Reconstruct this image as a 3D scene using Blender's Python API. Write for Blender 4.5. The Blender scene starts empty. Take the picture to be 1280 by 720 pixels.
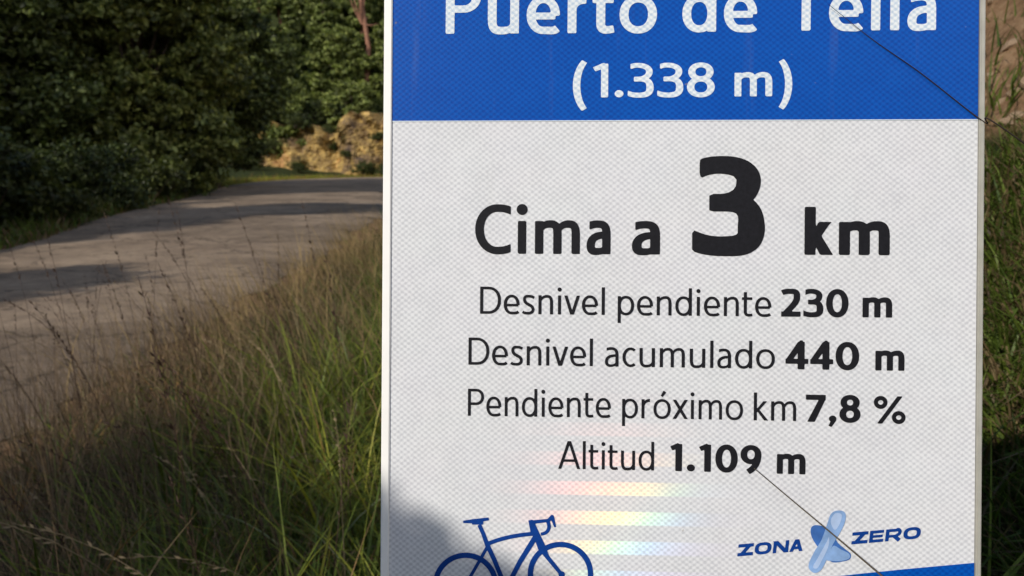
import bpy, bmesh, math, random
import numpy as np
from mathutils import Vector, Matrix
R = math.radians
S = bpy.context.scene
rng = np.random.default_rng(7)
random.seed(7)

# ---------------------------------------------------------------- camera
CAM_Z = 1.5
PITCH = math.atan(160 / 996)
cd = bpy.data.cameras.new('camera')
cam = bpy.data.objects.new('camera', cd)
S.collection.objects.link(cam)
cam.location = (0, 0, CAM_Z)
cam.rotation_euler = (math.pi / 2 - PITCH, 0, 0)
cd.sensor_width = 36
cd.lens = 36 * 996 / 1280
cd.clip_start = 0.02
cd.clip_end = 2000
cd.dof.use_dof = True
cd.dof.focus_distance = 0.70
cd.dof.aperture_fstop = 11.5
S.camera = cam

# ---------------------------------------------------------------- light
SUN_AZ, SUN_EL = R(-42), R(29)      # azimuth measured from straight behind the camera towards the right
to_sun = Vector((math.sin(SUN_AZ) * math.cos(SUN_EL), -math.cos(SUN_AZ) * math.cos(SUN_EL), math.sin(SUN_EL)))
w = bpy.data.worlds.new('World')
S.world = w
w.use_nodes = True
nt = w.node_tree
sky = nt.nodes.new('ShaderNodeTexSky')
sky.sky_type = 'NISHITA'
sky.sun_disc = False
sky.sun_elevation = SUN_EL
sky.sun_rotation = math.atan2(-to_sun.x, to_sun.y)
nt.links.new(sky.outputs[0], nt.nodes['Background'].inputs[0])
nt.nodes['Background'].inputs[1].default_value = 0.15
ld = bpy.data.lights.new('sun', 'SUN')
ld.energy = 3.75
ld.angle = R(0.53)
ld.color = (1.0, 0.93, 0.83)
sun = bpy.data.objects.new('sun', ld)
S.collection.objects.link(sun)
sun.rotation_euler = to_sun.to_track_quat('Z', 'Y').to_euler()
S.view_settings.view_transform = 'Standard'
S.view_settings.look = 'None'
S.view_settings.exposure = 0.0
S.view_settings.gamma = 1.0

# ---------------------------------------------------------------- helpers
COL = S.collection

def tag(o, label=None, cat=None, group=None, kind=None):
    if label: o['label'] = label
    if cat: o['category'] = cat
    if group: o['group'] = group
    if kind: o['kind'] = kind
    return o

def link(name, data, mat=None, parent=None):
    o = bpy.data.objects.new(name, data)
    COL.objects.link(o)
    if mat is not None and data is not None and len(data.materials) == 0:
        data.materials.append(mat)
    if parent is not None:
        o.parent = parent
    return o

def mesh_np(name, V, F, mat=None, smooth=False, tint=None):
    """mesh from arrays: V (n,3), F (m,k) with one k"""
    me = bpy.data.meshes.new(name)
    V = np.asarray(V, dtype=np.float32)
    F = np.asarray(F, dtype=np.int32)
    k = F.shape[1]
    me.vertices.add(len(V)); me.vertices.foreach_set('co', V.ravel())
    me.loops.add(F.size); me.loops.foreach_set('vertex_index', F.ravel())
    me.polygons.add(len(F))
    me.polygons.foreach_set('loop_start', np.arange(len(F), dtype=np.int32) * k)
    me.polygons.foreach_set('use_smooth', np.full(len(F), smooth, dtype=bool))
    if tint is not None:
        a = me.color_attributes.new('tint', 'FLOAT_COLOR', 'POINT')
        c = np.ones((len(V), 4), dtype=np.float32); c[:, :3] = tint
        a.data.foreach_set('color', c.ravel())
    me.update(calc_edges=True)
    if mat: me.materials.append(mat)
    return me

def hash2(ix, iy, seed):
    n = (ix * 374761393 + iy * 668265263 + seed * 1442695041) & 0xffffffff
    n = ((n ^ (n >> 13)) * 1274126177) & 0xffffffff
    return ((n ^ (n >> 16)) & 0xffff) / 65535.0

def vnoise(x, y, seed=0):
    x = np.asarray(x, float); y = np.asarray(y, float)
    ix = np.floor(x).astype(np.int64); iy = np.floor(y).astype(np.int64)
    fx = x - ix; fy = y - iy
    fx = fx * fx * (3 - 2 * fx); fy = fy * fy * (3 - 2 * fy)
    a = hash2(ix, iy, seed); b = hash2(ix + 1, iy, seed); c = hash2(ix, iy + 1, seed); d = hash2(ix + 1, iy + 1, seed)
    return (a + (b - a) * fx) * (1 - fy) + (c + (d - c) * fx) * fy

def fbm(x, y, seed=0, o=4):
    s = 0; a = 0.5; t = 0
    for i in range(o):
        s = s + a * vnoise(np.asarray(x) * 2 ** i, np.asarray(y) * 2 ** i, seed + i * 17); t += a; a *= 0.5
    return s / t - 0.5

def sstep(a, b, x):
    t = np.clip((np.asarray(x, float) - a) / (b - a), 0, 1)
    return t * t * (3 - 2 * t)

# ---------------------------------------------------------------- materials
def new_mat(name):
    m = bpy.data.materials.new(name); m.use_nodes = True
    n = m.node_tree.nodes; l = m.node_tree.links
    return m, n, l, n['Principled BSDF']

def ramp(n, stops):
    r = n.new('ShaderNodeValToRGB')
    e = r.color_ramp.elements
    e[0].position, e[0].color = stops[0][0], (*stops[0][1], 1)
    e[1].position, e[1].color = stops[-1][0], (*stops[-1][1], 1)
    for p, c in stops[1:-1]:
        x = e.new(p); x.color = (*c, 1)
    return r

def noise(n, l, scale, detail=6, rough=0.6, vec=None, coord='Object'):
    t = n.new('ShaderNodeTexNoise')
    t.inputs['Scale'].default_value = scale; t.inputs['Detail'].default_value = detail; t.inputs['Roughness'].default_value = rough
    if vec is None:
        tc = n.new('ShaderNodeTexCoord'); vec = tc.outputs[coord]
    l.new(vec, t.inputs['Vector'])
    return t

def math_n(n, l, op, a, b=None, c=None):
    m = n.new('ShaderNodeMath'); m.operation = op
    for i, v in enumerate((a, b, c)):
        if v is None: continue
        if isinstance(v, (int, float)): m.inputs[i].default_value = v
        else: l.new(v, m.inputs[i])
    return m.outputs[0]

def mixc(n, l, fac, a, b, mode='MIX'):
    m = n.new('ShaderNodeMix'); m.data_type = 'RGBA'; m.blend_type = mode
    if isinstance(fac, (int, float)): m.inputs[0].default_value = fac
    else: l.new(fac, m.inputs[0])
    for i, v in ((6, a), (7, b)):
        if isinstance(v, tuple): m.inputs[i].default_value = (*v, 1)
        else: l.new(v, m.inputs[i])
    return m.outputs[2]

def simple(name, col, rough=0.6, metal=0, var=0.0, scale=20, bump=0):
    m, n, l, p = new_mat(name)
    p.inputs['Roughness'].default_value = rough; p.inputs['Metallic'].default_value = metal
    if var:
        t = noise(n, l, scale)
        c = ramp(n, [(0.3, tuple(x * (1 - var) for x in col)), (0.7, tuple(min(1, x * (1 + var)) for x in col))])
        l.new(t.outputs[0], c.inputs[0]); l.new(c.outputs[0], p.inputs['Base Color'])
        if bump:
            b = n.new('ShaderNodeBump'); b.inputs['Strength'].default_value = bump; b.inputs['Distance'].default_value = 0.02
            l.new(t.outputs[0], b.inputs['Height']); l.new(b.outputs[0], p.inputs['Normal'])
    else:
        p.inputs['Base Color'].default_value = (*col, 1)
    return m

def tint_mat(name, transl=0.3, rough=0.55, spec=0.3):
    """leaf / grass material: colour from the per-leaf attribute, part of the light passing through"""
    m, n, l, p = new_mat(name)
    a = n.new('ShaderNodeAttribute'); a.attribute_name = 'tint'
    l.new(a.outputs['Color'], p.inputs['Base Color'])
    p.inputs['Roughness'].default_value = rough
    p.inputs['Specular IOR Level'].default_value = spec
    tr = n.new('ShaderNodeBsdfTranslucent')
    l.new(mixc(n, l, 1.0, a.outputs['Color'], (1.0, 1.15, 0.45), 'MULTIPLY'), tr.inputs['Color'])
    mx = n.new('ShaderNodeMixShader'); mx.inputs[0].default_value = transl
    l.new(p.outputs[0], mx.inputs[1]); l.new(tr.outputs[0], mx.inputs[2])
    l.new(mx.outputs[0], n['Material Output'].inputs['Surface'])
    return m

M_leaf = tint_mat('leaves', 0.25, 0.5, 0.35)
M_grass = tint_mat('grass_blades', 0.3, 0.5, 0.3)
M_stalk = tint_mat('dry_stalks', 0.1, 0.7, 0.2)
M_bark = simple('bark', (0.09, 0.065, 0.045), 0.9, 0, 0.4, 12, 0.6)
M_bark_red = simple('pine_bark', (0.27, 0.13, 0.08), 0.9, 0, 0.4, 8, 0.6)

# ================================================================ THE SIGN
# pose of the sign plane: local x to the right, local z up, origin at the left end of the blue band's lower edge
SY, SP, SR = -4.87327785e-02, -1.57189809e-01, -5.59985567e-04
SLOC = Vector((-1.09806667e-01, 6.95953425e-01, 3.23888166e-02))
sign_rot = Matrix.Rotation(SY, 3, 'Z') @ Matrix.Rotation(SP, 3, 'X') @ Matrix.Rotation(SR, 3, 'Y')
_f = Vector((0, math.cos(PITCH), -math.sin(PITCH))); _r = Vector((1, 0, 0)); _u = _r.cross(_f)

def plane_pt(px, py):
    """measured point of the printed design -> metres on the panel (measurements taken at 1280x720)"""
    d = _f + _r * ((px - 640) / 996) + _u * ((360 - py) / 996)
    nrm = sign_rot.col[1]
    t = SLOC.dot(nrm) / d.dot(nrm)
    q = sign_rot.transposed() @ (d * t - SLOC)
    return q.x, q.z

sign = bpy.data.objects.new('road_sign', None)
COL.objects.link(sign)
sign.location = SLOC + Vector((0, 0, CAM_Z))
sign.rotation_euler = sign_rot.to_euler()
tag(sign, 'blue and white cycling climb sign reading Puerto de Tella, Cima a 3 km', 'road sign')

# --- a small stroke font: every glyph is a union of strokes, traced into a clean outline
def line(*pts, w=None):
    P = np.array(pts, float)
    W = np.ones(len(P)) if w is None else np.array(w, float)
    return (P, W, False)

def cut(a, b, lo, hi, w=None):
    """straight stroke that is cut level at a lower and an upper line"""
    a = np.array(a, float); b = np.array(b, float); d = (b - a) * 0.3
    P, W, c = line(a - d, a, b, b + d, w=None if w is None else (w[0], w[0], w[1], w[1]))
    return (P, W, c, (lo, hi))

def bez(p0, p1, p2, p3, w0=1, w1=1, n=14):
    t = np.linspace(0, 1, n)[:, None]
    P = (1 - t) ** 3 * np.array(p0) + 3 * (1 - t) ** 2 * t * np.array(p1) + 3 * (1 - t) * t * t * np.array(p2) + t ** 3 * np.array(p3)
    return (P, np.linspace(w0, w1, n), False)

def arc(cx, cy, rx, ry, a0, a1, wv=1.0, wh=1.0, n=26, closed=False, sq=2.0):
    a = np.radians(np.linspace(a0, a1, n))
    c, s_ = np.cos(a), np.sin(a)
    e = 2.0 / sq
    P = np.stack([cx + rx * np.sign(c) * np.abs(c) ** e, cy + ry * np.sign(s_) * np.abs(s_) ** e], 1)
    W = wv * c ** 2 + wh * s_ ** 2
    return (P, W, closed)

def join(*parts):
    return (np.concatenate([p[0] for p in parts]), np.concatenate([p[1] for p in parts]), False)

def glyph(ch, X, w, C):
    """returns (strokes, blobs, width, side bearings) ; X = x-height, C = cap height, w = stem"""
    h = w / 2; T = 0.8; ov = 0.02 * X
    A = C  # ascender
    st, dots = [], []
    SB, RB = 0.125 * X, 0.075 * X
    def bowl(x0, x1, y0=-ov, y1=X + ov, wh=0.86, sq=2.15):
        return arc((x0 + x1) / 2, (y0 + y1) / 2, (x1 - x0) / 2 - h, (y1 - y0) / 2 - h * wh, 0, 360, 1.0, wh, 40, True, sq)
    lb = rb = SB
    b = max(0, w / X - 0.16)  # extra boldness
    if ch == 'l': W = w; st = [line((h, 0), (h, A * 1.01))]
    elif ch == 'i':
        W = w * 1.15; x = W / 2; st = [line((x, 0), (x, X))]; dots = [(x, X + (A - X) * 0.72 , h * 1.32)]
    elif ch in 'nmhr':
        nw = 0.78 * X + b * X * 0.35
        if ch == 'm': nw = 0.705 * X + b * X * 0.30
        if ch == 'r': nw = 0.62 * X
        st = [line((h, 0), (h, X))]
        top = X + ov - h * 0.86
        def arch(x0, x1):
            r = x1 - x0
            return join(bez((x0, X * 0.60), (x0 + r * 0.02, X * 0.80), (x0 + r * 0.28, top), (x0 + r * 0.56, top), 0.62, 0.9, 10),
                        bez((x0 + r * 0.62, top), (x0 + r * 0.9, top), (x1, X * 0.84), (x1, X * 0.58), 0.9, 1, 10), line((x1, X * 0.5), (x1, 0)))
        if ch == 'r':
            W = 0.46 * X + b * X * 0.3
            st.append(join(bez((h, X * 0.55), (h * 1.2, X * 0.8), (W * 0.55, top * 1.0), (W, top - 0.01 * X), 0.7, 1.02, 12)))
        elif ch == 'n':
            W = nw; st.append(arch(h, W - h))
        else:
            W = 1.28 * X + b * X * 0.9; c = W / 2
            st += [arch(h, c), arch(c, W - h)]
    elif ch == 'u':
        W = 0.79 * X + b * X * 0.35
        st = [join(line((h, X), (h, X * 0.5)), bez((h, X * 0.42), (h, X * 0.14), (W * 0.2, h * 0.86 - ov), (W * 0.42, h * 0.86 - ov), 1, 0.9, 10),
                   bez((W * 0.5, h * 0.86 - ov), (W * 0.75, h * 0.86 - ov), (W - h, X * 0.2), (W - h, X * 0.42), 0.9, 0.6, 10)),
              line((W - h, 0), (W - h, X))]
    elif ch in 'oó':
        W = 0.95 * X + b * X * 0.2; st = [bowl(0, W)]; lb = rb = RB
        if ch == 'ó': st.append(line((W * 0.47, X * 1.16), (W * 0.66, X * 1.42), w=(0.8, 1.1)))
    elif ch == 'e':
        W = 0.85 * X + b * X * 0.22; lb = rb = RB
        r = (X + 2 * ov) / 2 - h * 0.86
        st = [join(line((h * 1.2, X * 0.47), (W - h * 1.0, X * 0.47), w=(0.82, 0.82))),
              join(arc(W / 2, X / 2, W / 2 - h, r, -3, 262, 1.0, 0.86, 36, False, 2.1),
                   bez((W * 0.56, h * 0.86 - ov), (W * 0.72, h * 0.86 - ov), (W * 0.84, X * 0.05), (W * 0.93, X * 0.11 + h * 0.2), 0.88, 0.92, 8))]
    elif ch == 'c':
        W = 0.70 * X + b * X * 0.2; lb = RB; rb = RB * 0.7
        r = (X + 2 * ov) / 2 - h * 0.86
        st = [arc(W * 0.60, X / 2, W * 0.60 - h, r, 52, 308, 1.0, 0.86, 36)]
    elif ch == 's':
        W = 0.66 * X + b * X * 0.2; lb = rb = RB
        yt, yb = X + ov - h * 0.86, h * 0.86 - ov
        st = [join(bez((W * 0.95, X * 0.90 - h * 0.4), (W * 0.75, yt), (W * 0.60, yt), (W * 0.50, yt), 0.9, 0.86, 8),
                   bez((W * 0.30, yt), (h, X * 0.90), (h, X * 0.73), 0.86, 0.95, 8) if False else bez((W * 0.42, yt), (W * 0.08, yt), (h * 0.5, X * 0.62), (W * 0.48, X * 0.52), 0.88, 1.0, 12),
                   bez((W * 0.54, X * 0.49), (W - h * 0.1, X * 0.40), (W * 0.98, yb), (W * 0.50, yb), 1.0, 0.88, 12),
                   bez((W * 0.42, yb), (W * 0.3, yb), (W * 0.15, X * 0.05), (W * 0.03, X * 0.10 + h * 0.3), 0.86, 0.9, 8))]
    elif ch == 'a':
        W = 0.70 * X + b * X * 0.28; lb = RB; rb = SB
        x = W - h; yt = X + ov - h * 0.86; yb = h * 0.8 - ov
        st = [join(line((x, 0), (x, X * 0.55)), bez((x, X * 0.6), (x, X * 0.86), (W * 0.72, yt), (W * 0.48, yt), 1, 0.88, 12),
                   bez((W * 0.42, yt), (W * 0.30, yt), (W * 0.14, yt - X * 0.03), (-W * 0.06, yt - X * 0.10), 0.88, 0.92, 8)) + ((-C, 2 * C, W * 0.12),),
              join(bez((x, X * 0.575), (W * 0.5, X * 0.60), (h, X * 0.52), (h, X * 0.27), 0.8, 0.98, 14),
                   bez((h, X * 0.24), (h, X * 0.1), (W * 0.25, yb), (W * 0.40, yb), 0.98, 0.84, 8),
                   bez((W * 0.44, yb), (W * 0.62, yb), (x * 0.95, X * 0.10), (x, X * 0.26), 0.84, 0.62, 8))]
    elif ch in 'dpq':
        W = 0.87 * X + b * X * 0.22; bw = bowl(0, W, -ov, X + ov)
        st = [bw, line((W - h, 0), (W - h, A * 1.02)) if ch == 'd' else line((h, -0.42 * X), (h, X))]
        lb, rb = (RB, SB) if ch == 'd' else (SB, RB)
    elif ch == 't':
        W = 0.55 * X + b * X * 0.1; x = W * 0.18 + h; lb = RB * 0.5; rb = RB * 0.9
        st = [join(line((x, X * 1.27), (x, X * 0.3)), bez((x, X * 0.26), (x, h * 0.4), (W * 0.62, h * 0.8 - ov), (W, h * 0.95), 1, 0.85, 12)),
              line((0, X - h * 0.82), (W * 0.98, X - h * 0.82), w=(0.82, 0.82))]
    elif ch == 'v':
        W = 0.84 * X; lb = rb = 0.03 * X
        st = [cut((h * 1.05, X), (W / 2 - h * 0.15, 0), 0, X), cut((W - h * 1.05, X), (W / 2 + h * 0.15, 0), 0, X)]
    elif ch == 'x':
        W = 0.84 * X; lb = rb = 0.03 * X
        st = [cut((h * 1.2, X), (W - h * 1.2, 0), 0, X), cut((W - h * 1.2, X), (h * 1.2, 0), 0, X)]
    elif ch == 'k':
        W = 0.74 * X + b * X * 0.5; rb = 0.02 * X
        st = [line((h, 0), (h, A * 1.01)), line((h * 1.7, X * 0.47), (W - h * 1.25 - 0.06 * X, X), (W - h * 1.25 + 0.3 * X, X * 1.4), w=(0.8, 0.95, 0.95)) + ((0, X),), line((h * 1.9, X * 0.62), (W - h * 1.3, 0), (W - h * 1.3 + 0.15 * X, -0.25 * X), w=(0.85, 1.05, 1.05)) + ((0, X),)]
    elif ch == 'D':
        W = 1.12 * X; rb = RB
        g = h * 0.86
        st = [line((h, 0), (h, C)), join(line((h, C - g), (W * 0.38, C - g), w=(0.86, 0.86)), arc(W * 0.40, C / 2, W * 0.60 - h, C / 2 - g, 90, -90, 1.0, 0.86, 26, False, 2.15), line((W * 0.38, g), (h, g), w=(0.86, 0.86)))]
    elif ch == 'P':
        W = 0.92 * X; rb = RB * 0.8; g = h * 0.86; yb = C * 0.40
        ym = (C + yb) / 2
        st = [line((h, 0), (h, C)), join(line((h, C - g), (W * 0.45, C - g), w=(0.86, 0.86)), arc(W * 0.5, ym, W * 0.5 - h, (C - yb) / 2 - g, 90, -90, 1.0, 0.86, 22, False, 2.1), line((W * 0.45, yb + g), (h, yb + g), w=(0.86, 0.86)))]
    elif ch == 'A':
        W = 1.24 * X; lb = rb = 0.02 * X
        st = [cut((h * 1.05, 0), (W / 2 - h * 0.12, C), 0, C), cut((W - h * 1.05, 0), (W / 2 + h * 0.12, C), 0, C), line((W * 0.2, C * 0.30), (W * 0.8, C * 0.30), w=(0.82, 0.82))]
    elif ch == 'T':
        W = 0.95 * X; lb = rb = 0.03 * X
        st = [line((W / 2, 0), (W / 2, C)), line((0, C - h * 0.9), (W, C - h * 0.9), w=(0.9, 0.9))]
    elif ch == 'C':
        W = 1.08 * X; lb = RB; rb = RB
        st = [join(bez((W * 1.15, C * 0.88 - h * 0.6), (W * 0.98, C * 0.98 - h * 0.9), (W * 0.82, C + ov - h * 0.9), (W * 0.66, C + ov - h * 0.9), 0.92, 0.9, 10),
                   arc(W * 0.62, C / 2, W * 0.62 - h, C / 2 + ov - h * 0.9, 92, 268, 1.05, 0.9, 30, False, 2.05),
                   bez((W * 0.66, h * 0.9 - ov), (W * 0.82, h * 0.9 - ov), (W * 0.98, C * 0.02 + h * 0.9), (W * 1.15, C * 0.12 + h * 0.6), 0.9, 0.92, 10)) + ((-C, 2 * C, -C, W),)]
    elif ch == '1':
        W = 0.30 * C + w * 0.25; x = W - h
        st = [line((x, 0), (x, C)), line((x + h * 0.2, C * 0.985 - h * 0.2), (0, C * 0.84 - h * 0.1), w=(0.8, 0.8))]
        lb = 0.1 * C; rb = 0.1 * C
    elif ch == '0':
        W = 0.68 * C + b * X * 0.4; lb = rb = 0.045 * C
        st = [arc(W / 2, C / 2, W / 2 - h, C / 2 + ov - h * 0.88, 0, 360, 1.0, 0.88, 44, True, 2.15)]
    elif ch == '2':
        W = 0.58 * C + b * X * 0.45; lb = rb = 0.045 * C
        yt = C + ov - h * 0.88
        st = [join(bez((W * 0.04, C * 0.90 - h * 0.3), (W * 0.2, yt), (W * 0.34, yt), (W * 0.45, yt), 0.9, 0.88, 8),
                   bez((W * 0.5, yt), (W * 0.8, yt), (W - h * 1.1, C * 0.86), (W - h * 1.15, C * 0.72), 0.88, 1.0, 12),
                   bez((W - h * 1.15, C * 0.68), (W - h * 1.2, C * 0.5), (W * 0.45, C * 0.3), (w * 0.55, h * 0.95), 1.0, 0.9, 16)),
              line((0, h * 0.88), (W, h * 0.88), w=(0.88, 0.88))]
    elif ch == '3':
        W = 0.60 * C + b * X * 0.42; lb = rb = 0.045 * C
        q = 0.75 if w > 15 else 0.8; q2 = 0.84
        yt = C + ov - h * q; yb = h * q2 - ov; ym = C * 0.535
        xr = W - h * 1.22
        st = [join(bez((-W * 0.08, C * 0.89 - h * q), (W * 0.08, yt * 0.975), (W * 0.24, yt), (W * 0.37, yt), q, q, 10),
                   bez((W * 0.38, yt), (W * 0.62, yt), (xr, C * 0.87), (xr, C * 0.765), q, 0.92, 16),
                   bez((xr, C * 0.75), (xr, C * 0.62), (W * 0.62, ym), (W * 0.40, ym), 0.92, q, 12), line((W * 0.38, ym), (W * 0.235, ym), w=(q, q))) + ((-C, 2 * C, W * 0.10),),
              join(line((W * 0.235, ym), (W * 0.44, ym), w=(q, q)), bez((W * 0.48, ym), (W * 0.80, ym), (W - h, C * 0.42), (W - h, C * 0.285), q, 1.02, 14),
                   bez((W - h, C * 0.27), (W - h, C * 0.11), (W * 0.72, yb), (W * 0.42, yb), 1.02, q2, 14),
                   bez((W * 0.40, yb), (W * 0.24, yb), (W * 0.06, yb + C * 0.02), (-W * 0.18, yb + C * 0.13), q2, q2, 10)) + ((-C, 2 * C, 0.0),)]
    elif ch == '4':
        W = 0.66 * C + b * X * 0.4; lb = rb = 0.03 * C; x = W * 0.76 - h * 0.5
        st = [line((x, 0), (x, C)), line((x - h * 0.1, C - h * 0.5), (h * 0.75, C * 0.29), w=(0.95, 0.85)), line((0, C * 0.29), (W, C * 0.29), w=(0.86, 0.86)),
              line((x - h * 0.5, C - h * 0.5), (x + h * 0.5, C - h * 0.5), w=(1, 1))]
    elif ch == '7':
        W = 0.60 * C + b * X * 0.45; lb = rb = 0.03 * C
        st = [line((0, C - h * 0.88), (W, C - h * 0.88), w=(0.88, 0.88)), line((W - h * 0.75, C - h * 0.9), (W * 0.27, 0), (W * 0.27 - 0.13 * W, -0.2 * C), w=(0.9, 1.05, 1.05)) + ((0, C),)]
    elif ch == '8':
        W = 0.64 * C + b * X * 0.42; lb = rb = 0.045 * C; ym = C * 0.53
        st = [arc(W / 2, (C + ov + ym - h * 0.75) / 2, W * 0.46 - h, (C + ov - ym + h * 0.75) / 2 - h * 0.82, 0, 360, 0.98, 0.82, 36, True, 2.1),
              arc(W / 2, (ym + h * 0.75 - ov) / 2, W / 2 - h, (ym + h * 0.75 + ov) / 2 - h * 0.82, 0, 360, 1.02, 0.82, 36, True, 2.1)]
    elif ch == '9':
        W = 0.63 * C + b * X * 0.42; lb = rb = 0.045 * C
        cy = C * 0.665
        st = [arc(W / 2, cy, W / 2 - h, C + ov - cy - h * 0.84, 0, 360, 1.0, 0.84, 36, True, 2.1),
              bez((W - h * 1.0, cy), (W - h, C * 0.40), (W * 0.72, C * 0.18), (W * 0.36, C * 0.03), 1.0, 0.95, 14)]
    elif ch == '.':
        W = w * 1.22; dots = [(W / 2, W / 2, W / 2)]; lb = rb = 0.06 * C
    elif ch == ',':
        W = w * 1.35; dots = [(W * 0.55, W * 0.42, W * 0.42)]; lb = rb = 0.045 * C
        st = [line((W * 0.72, W * 0.35), (W * 0.25, -W * 0.55), w=(0.75, 0.5))]
    elif ch in '()':
        W = 0.40 * C; lb, rb = (0.05 * C, 0.05 * C)
        x0, x1 = W - h * 0.95, h
        if ch == ')': x0, x1 = W - x0, W - x1
        st = [bez((x0, C * 1.07), (x1 + (x1 - x0) * 0.12, C * 0.72), (x1 + (x1 - x0) * 0.12, C * 0.0), (x0, -C * 0.36), 0.85, 0.85, 22)]
        P, W2, c = st[0]; W2[:] = 0.85 + 0.2 * np.sin(np.linspace(0, np.pi, len(W2)))
    elif ch == '%':
        W = 1.18 * C; lb = rb = 0.045 * C; k = 0.72; q = h * k
        r = W * 0.215
        st = [arc(r, C - C * 0.235, r - q, C * 0.24 - q, 0, 360, k, k, 30, True), arc(W - r, C * 0.235 - C * 0.02, r - q, C * 0.24 - q, 0, 360, k, k, 30, True),
              cut((W * 0.82, C), (W * 0.20, 0), -0.02 * C, C * 1.0, w=(k, k))]
    # wide extended capitals for the small company mark
    elif ch == 'Z': W = C * 1.25; st = [line((0, C - h), (W, C - h)), line((0, h), (W, h)), cut((W - h * 1.5, C), (h * 1.5, 0), 0, C, w=(1.1, 1.1))]; lb = rb = 0.05 * C
    elif ch == 'O': W = C * 1.35; st = [arc(W / 2, C / 2, W / 2 - h * 1.15, C / 2 - h * 0.9, 0, 360, 1.15, 0.9, 40, True, 2.6)]; lb = rb = 0.07 * C
    elif ch == 'N': W = C * 1.25; st = [line((h, 0), (h, C)), line((W - h, 0), (W - h, C)), cut((h, C), (W - h, 0), 0, C, w=(1.1, 1.1))]; lb = rb = 0.08 * C
    elif ch == 'E': W = C * 1.1; st = [line((h, 0), (h, C)), line((0, C - h * 0.9), (W, C - h * 0.9), w=(0.9, 0.9)), line((0, C / 2), (W * 0.94, C / 2), w=(0.8, 0.8)), line((0, h * 0.9), (W, h * 0.9), w=(0.9, 0.9))]; lb = rb = 0.08 * C
    elif ch == 'R':
        W = C * 1.25; yb = C * 0.40; g = h * 0.9
        st = [line((h, 0), (h, C)), join(line((h, C - g), (W * 0.7, C - g), w=(0.9, 0.9)), arc(W * 0.72, (C + yb) / 2, W * 0.26 - h * 0.9 , (C - yb) / 2 - g + h * 0.4, 90, -90, 1, 0.9, 16), line((W * 0.7, yb), (h, yb), w=(0.8, 0.8))),
              line((W * 0.55, yb), (W - h * 0.9, 0), w=(1.1, 1.15))]; lb = rb = 0.08 * C
    else: W = 0.3 * X
    return st, dots, W, lb, rb

def dist_field(gx, gy, strokes, dots, w):
    h = w / 2
    D = np.full(gx.shape, 1e3)
    for stroke in strokes:
        P, Wd, closed = stroke[:3]
        D0 = D; D = np.full(gx.shape, 1e3)
        n = len(P)
        segs = [(i, (i + 1) % n) for i in range(n if closed else n - 1)]
        for i, j in segs:
            a, b = P[i], P[j]
            ab = b - a; L = math.hypot(*ab)
            if L < 1e-6: continue
            ux, uy = ab / L
            px, py = gx - a[0], gy - a[1]
            t = px * ux + py * uy
            perp = np.abs(px * uy - py * ux)
            tc = np.clip(t / L, 0, 1)
            hw = h * (Wd[i] + (Wd[j] - Wd[i]) * tc)
            d = np.maximum(perp - hw, np.maximum(-t, t - L))
            D = np.minimum(D, d)
        rngj = range(n) if closed else range(1, n - 1)
        for i in rngj:
            D = np.minimum(D, np.hypot(gx - P[i][0], gy - P[i][1]) - h * Wd[i])
        if not closed:      # square cut at both ends
            for e, q in ((0, 1), (n - 1, n - 2)):
                dv = P[e] - P[q]; k = q
                while np.hypot(*dv) < 1e-6: k += 1 if e == 0 else -1; dv = P[e] - P[k]
                dv = dv / np.hypot(*dv)
                bx_, by_ = gx - P[e][0], gy - P[e][1]
                bey = bx_ * dv[0] + by_ * dv[1]
                D = np.where(np.hypot(bx_, by_) < h * Wd[e] * 1.5, np.maximum(D, bey), D)
        if len(stroke) > 3 and len(stroke[3]) > 2: D = np.maximum(D, stroke[3][2] - gx)
        if len(stroke) > 3 and len(stroke[3]) > 3: D = np.maximum(D, gx - stroke[3][3])
        if len(stroke) > 3: D = np.maximum(D, np.maximum(stroke[3][0] - gy, gy - stroke[3][1]))
        D = np.minimum(D, D0)
    for x, y, r in dots:
        D = np.minimum(D, np.hypot(gx - x, gy - y) - r)
    return D

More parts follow.
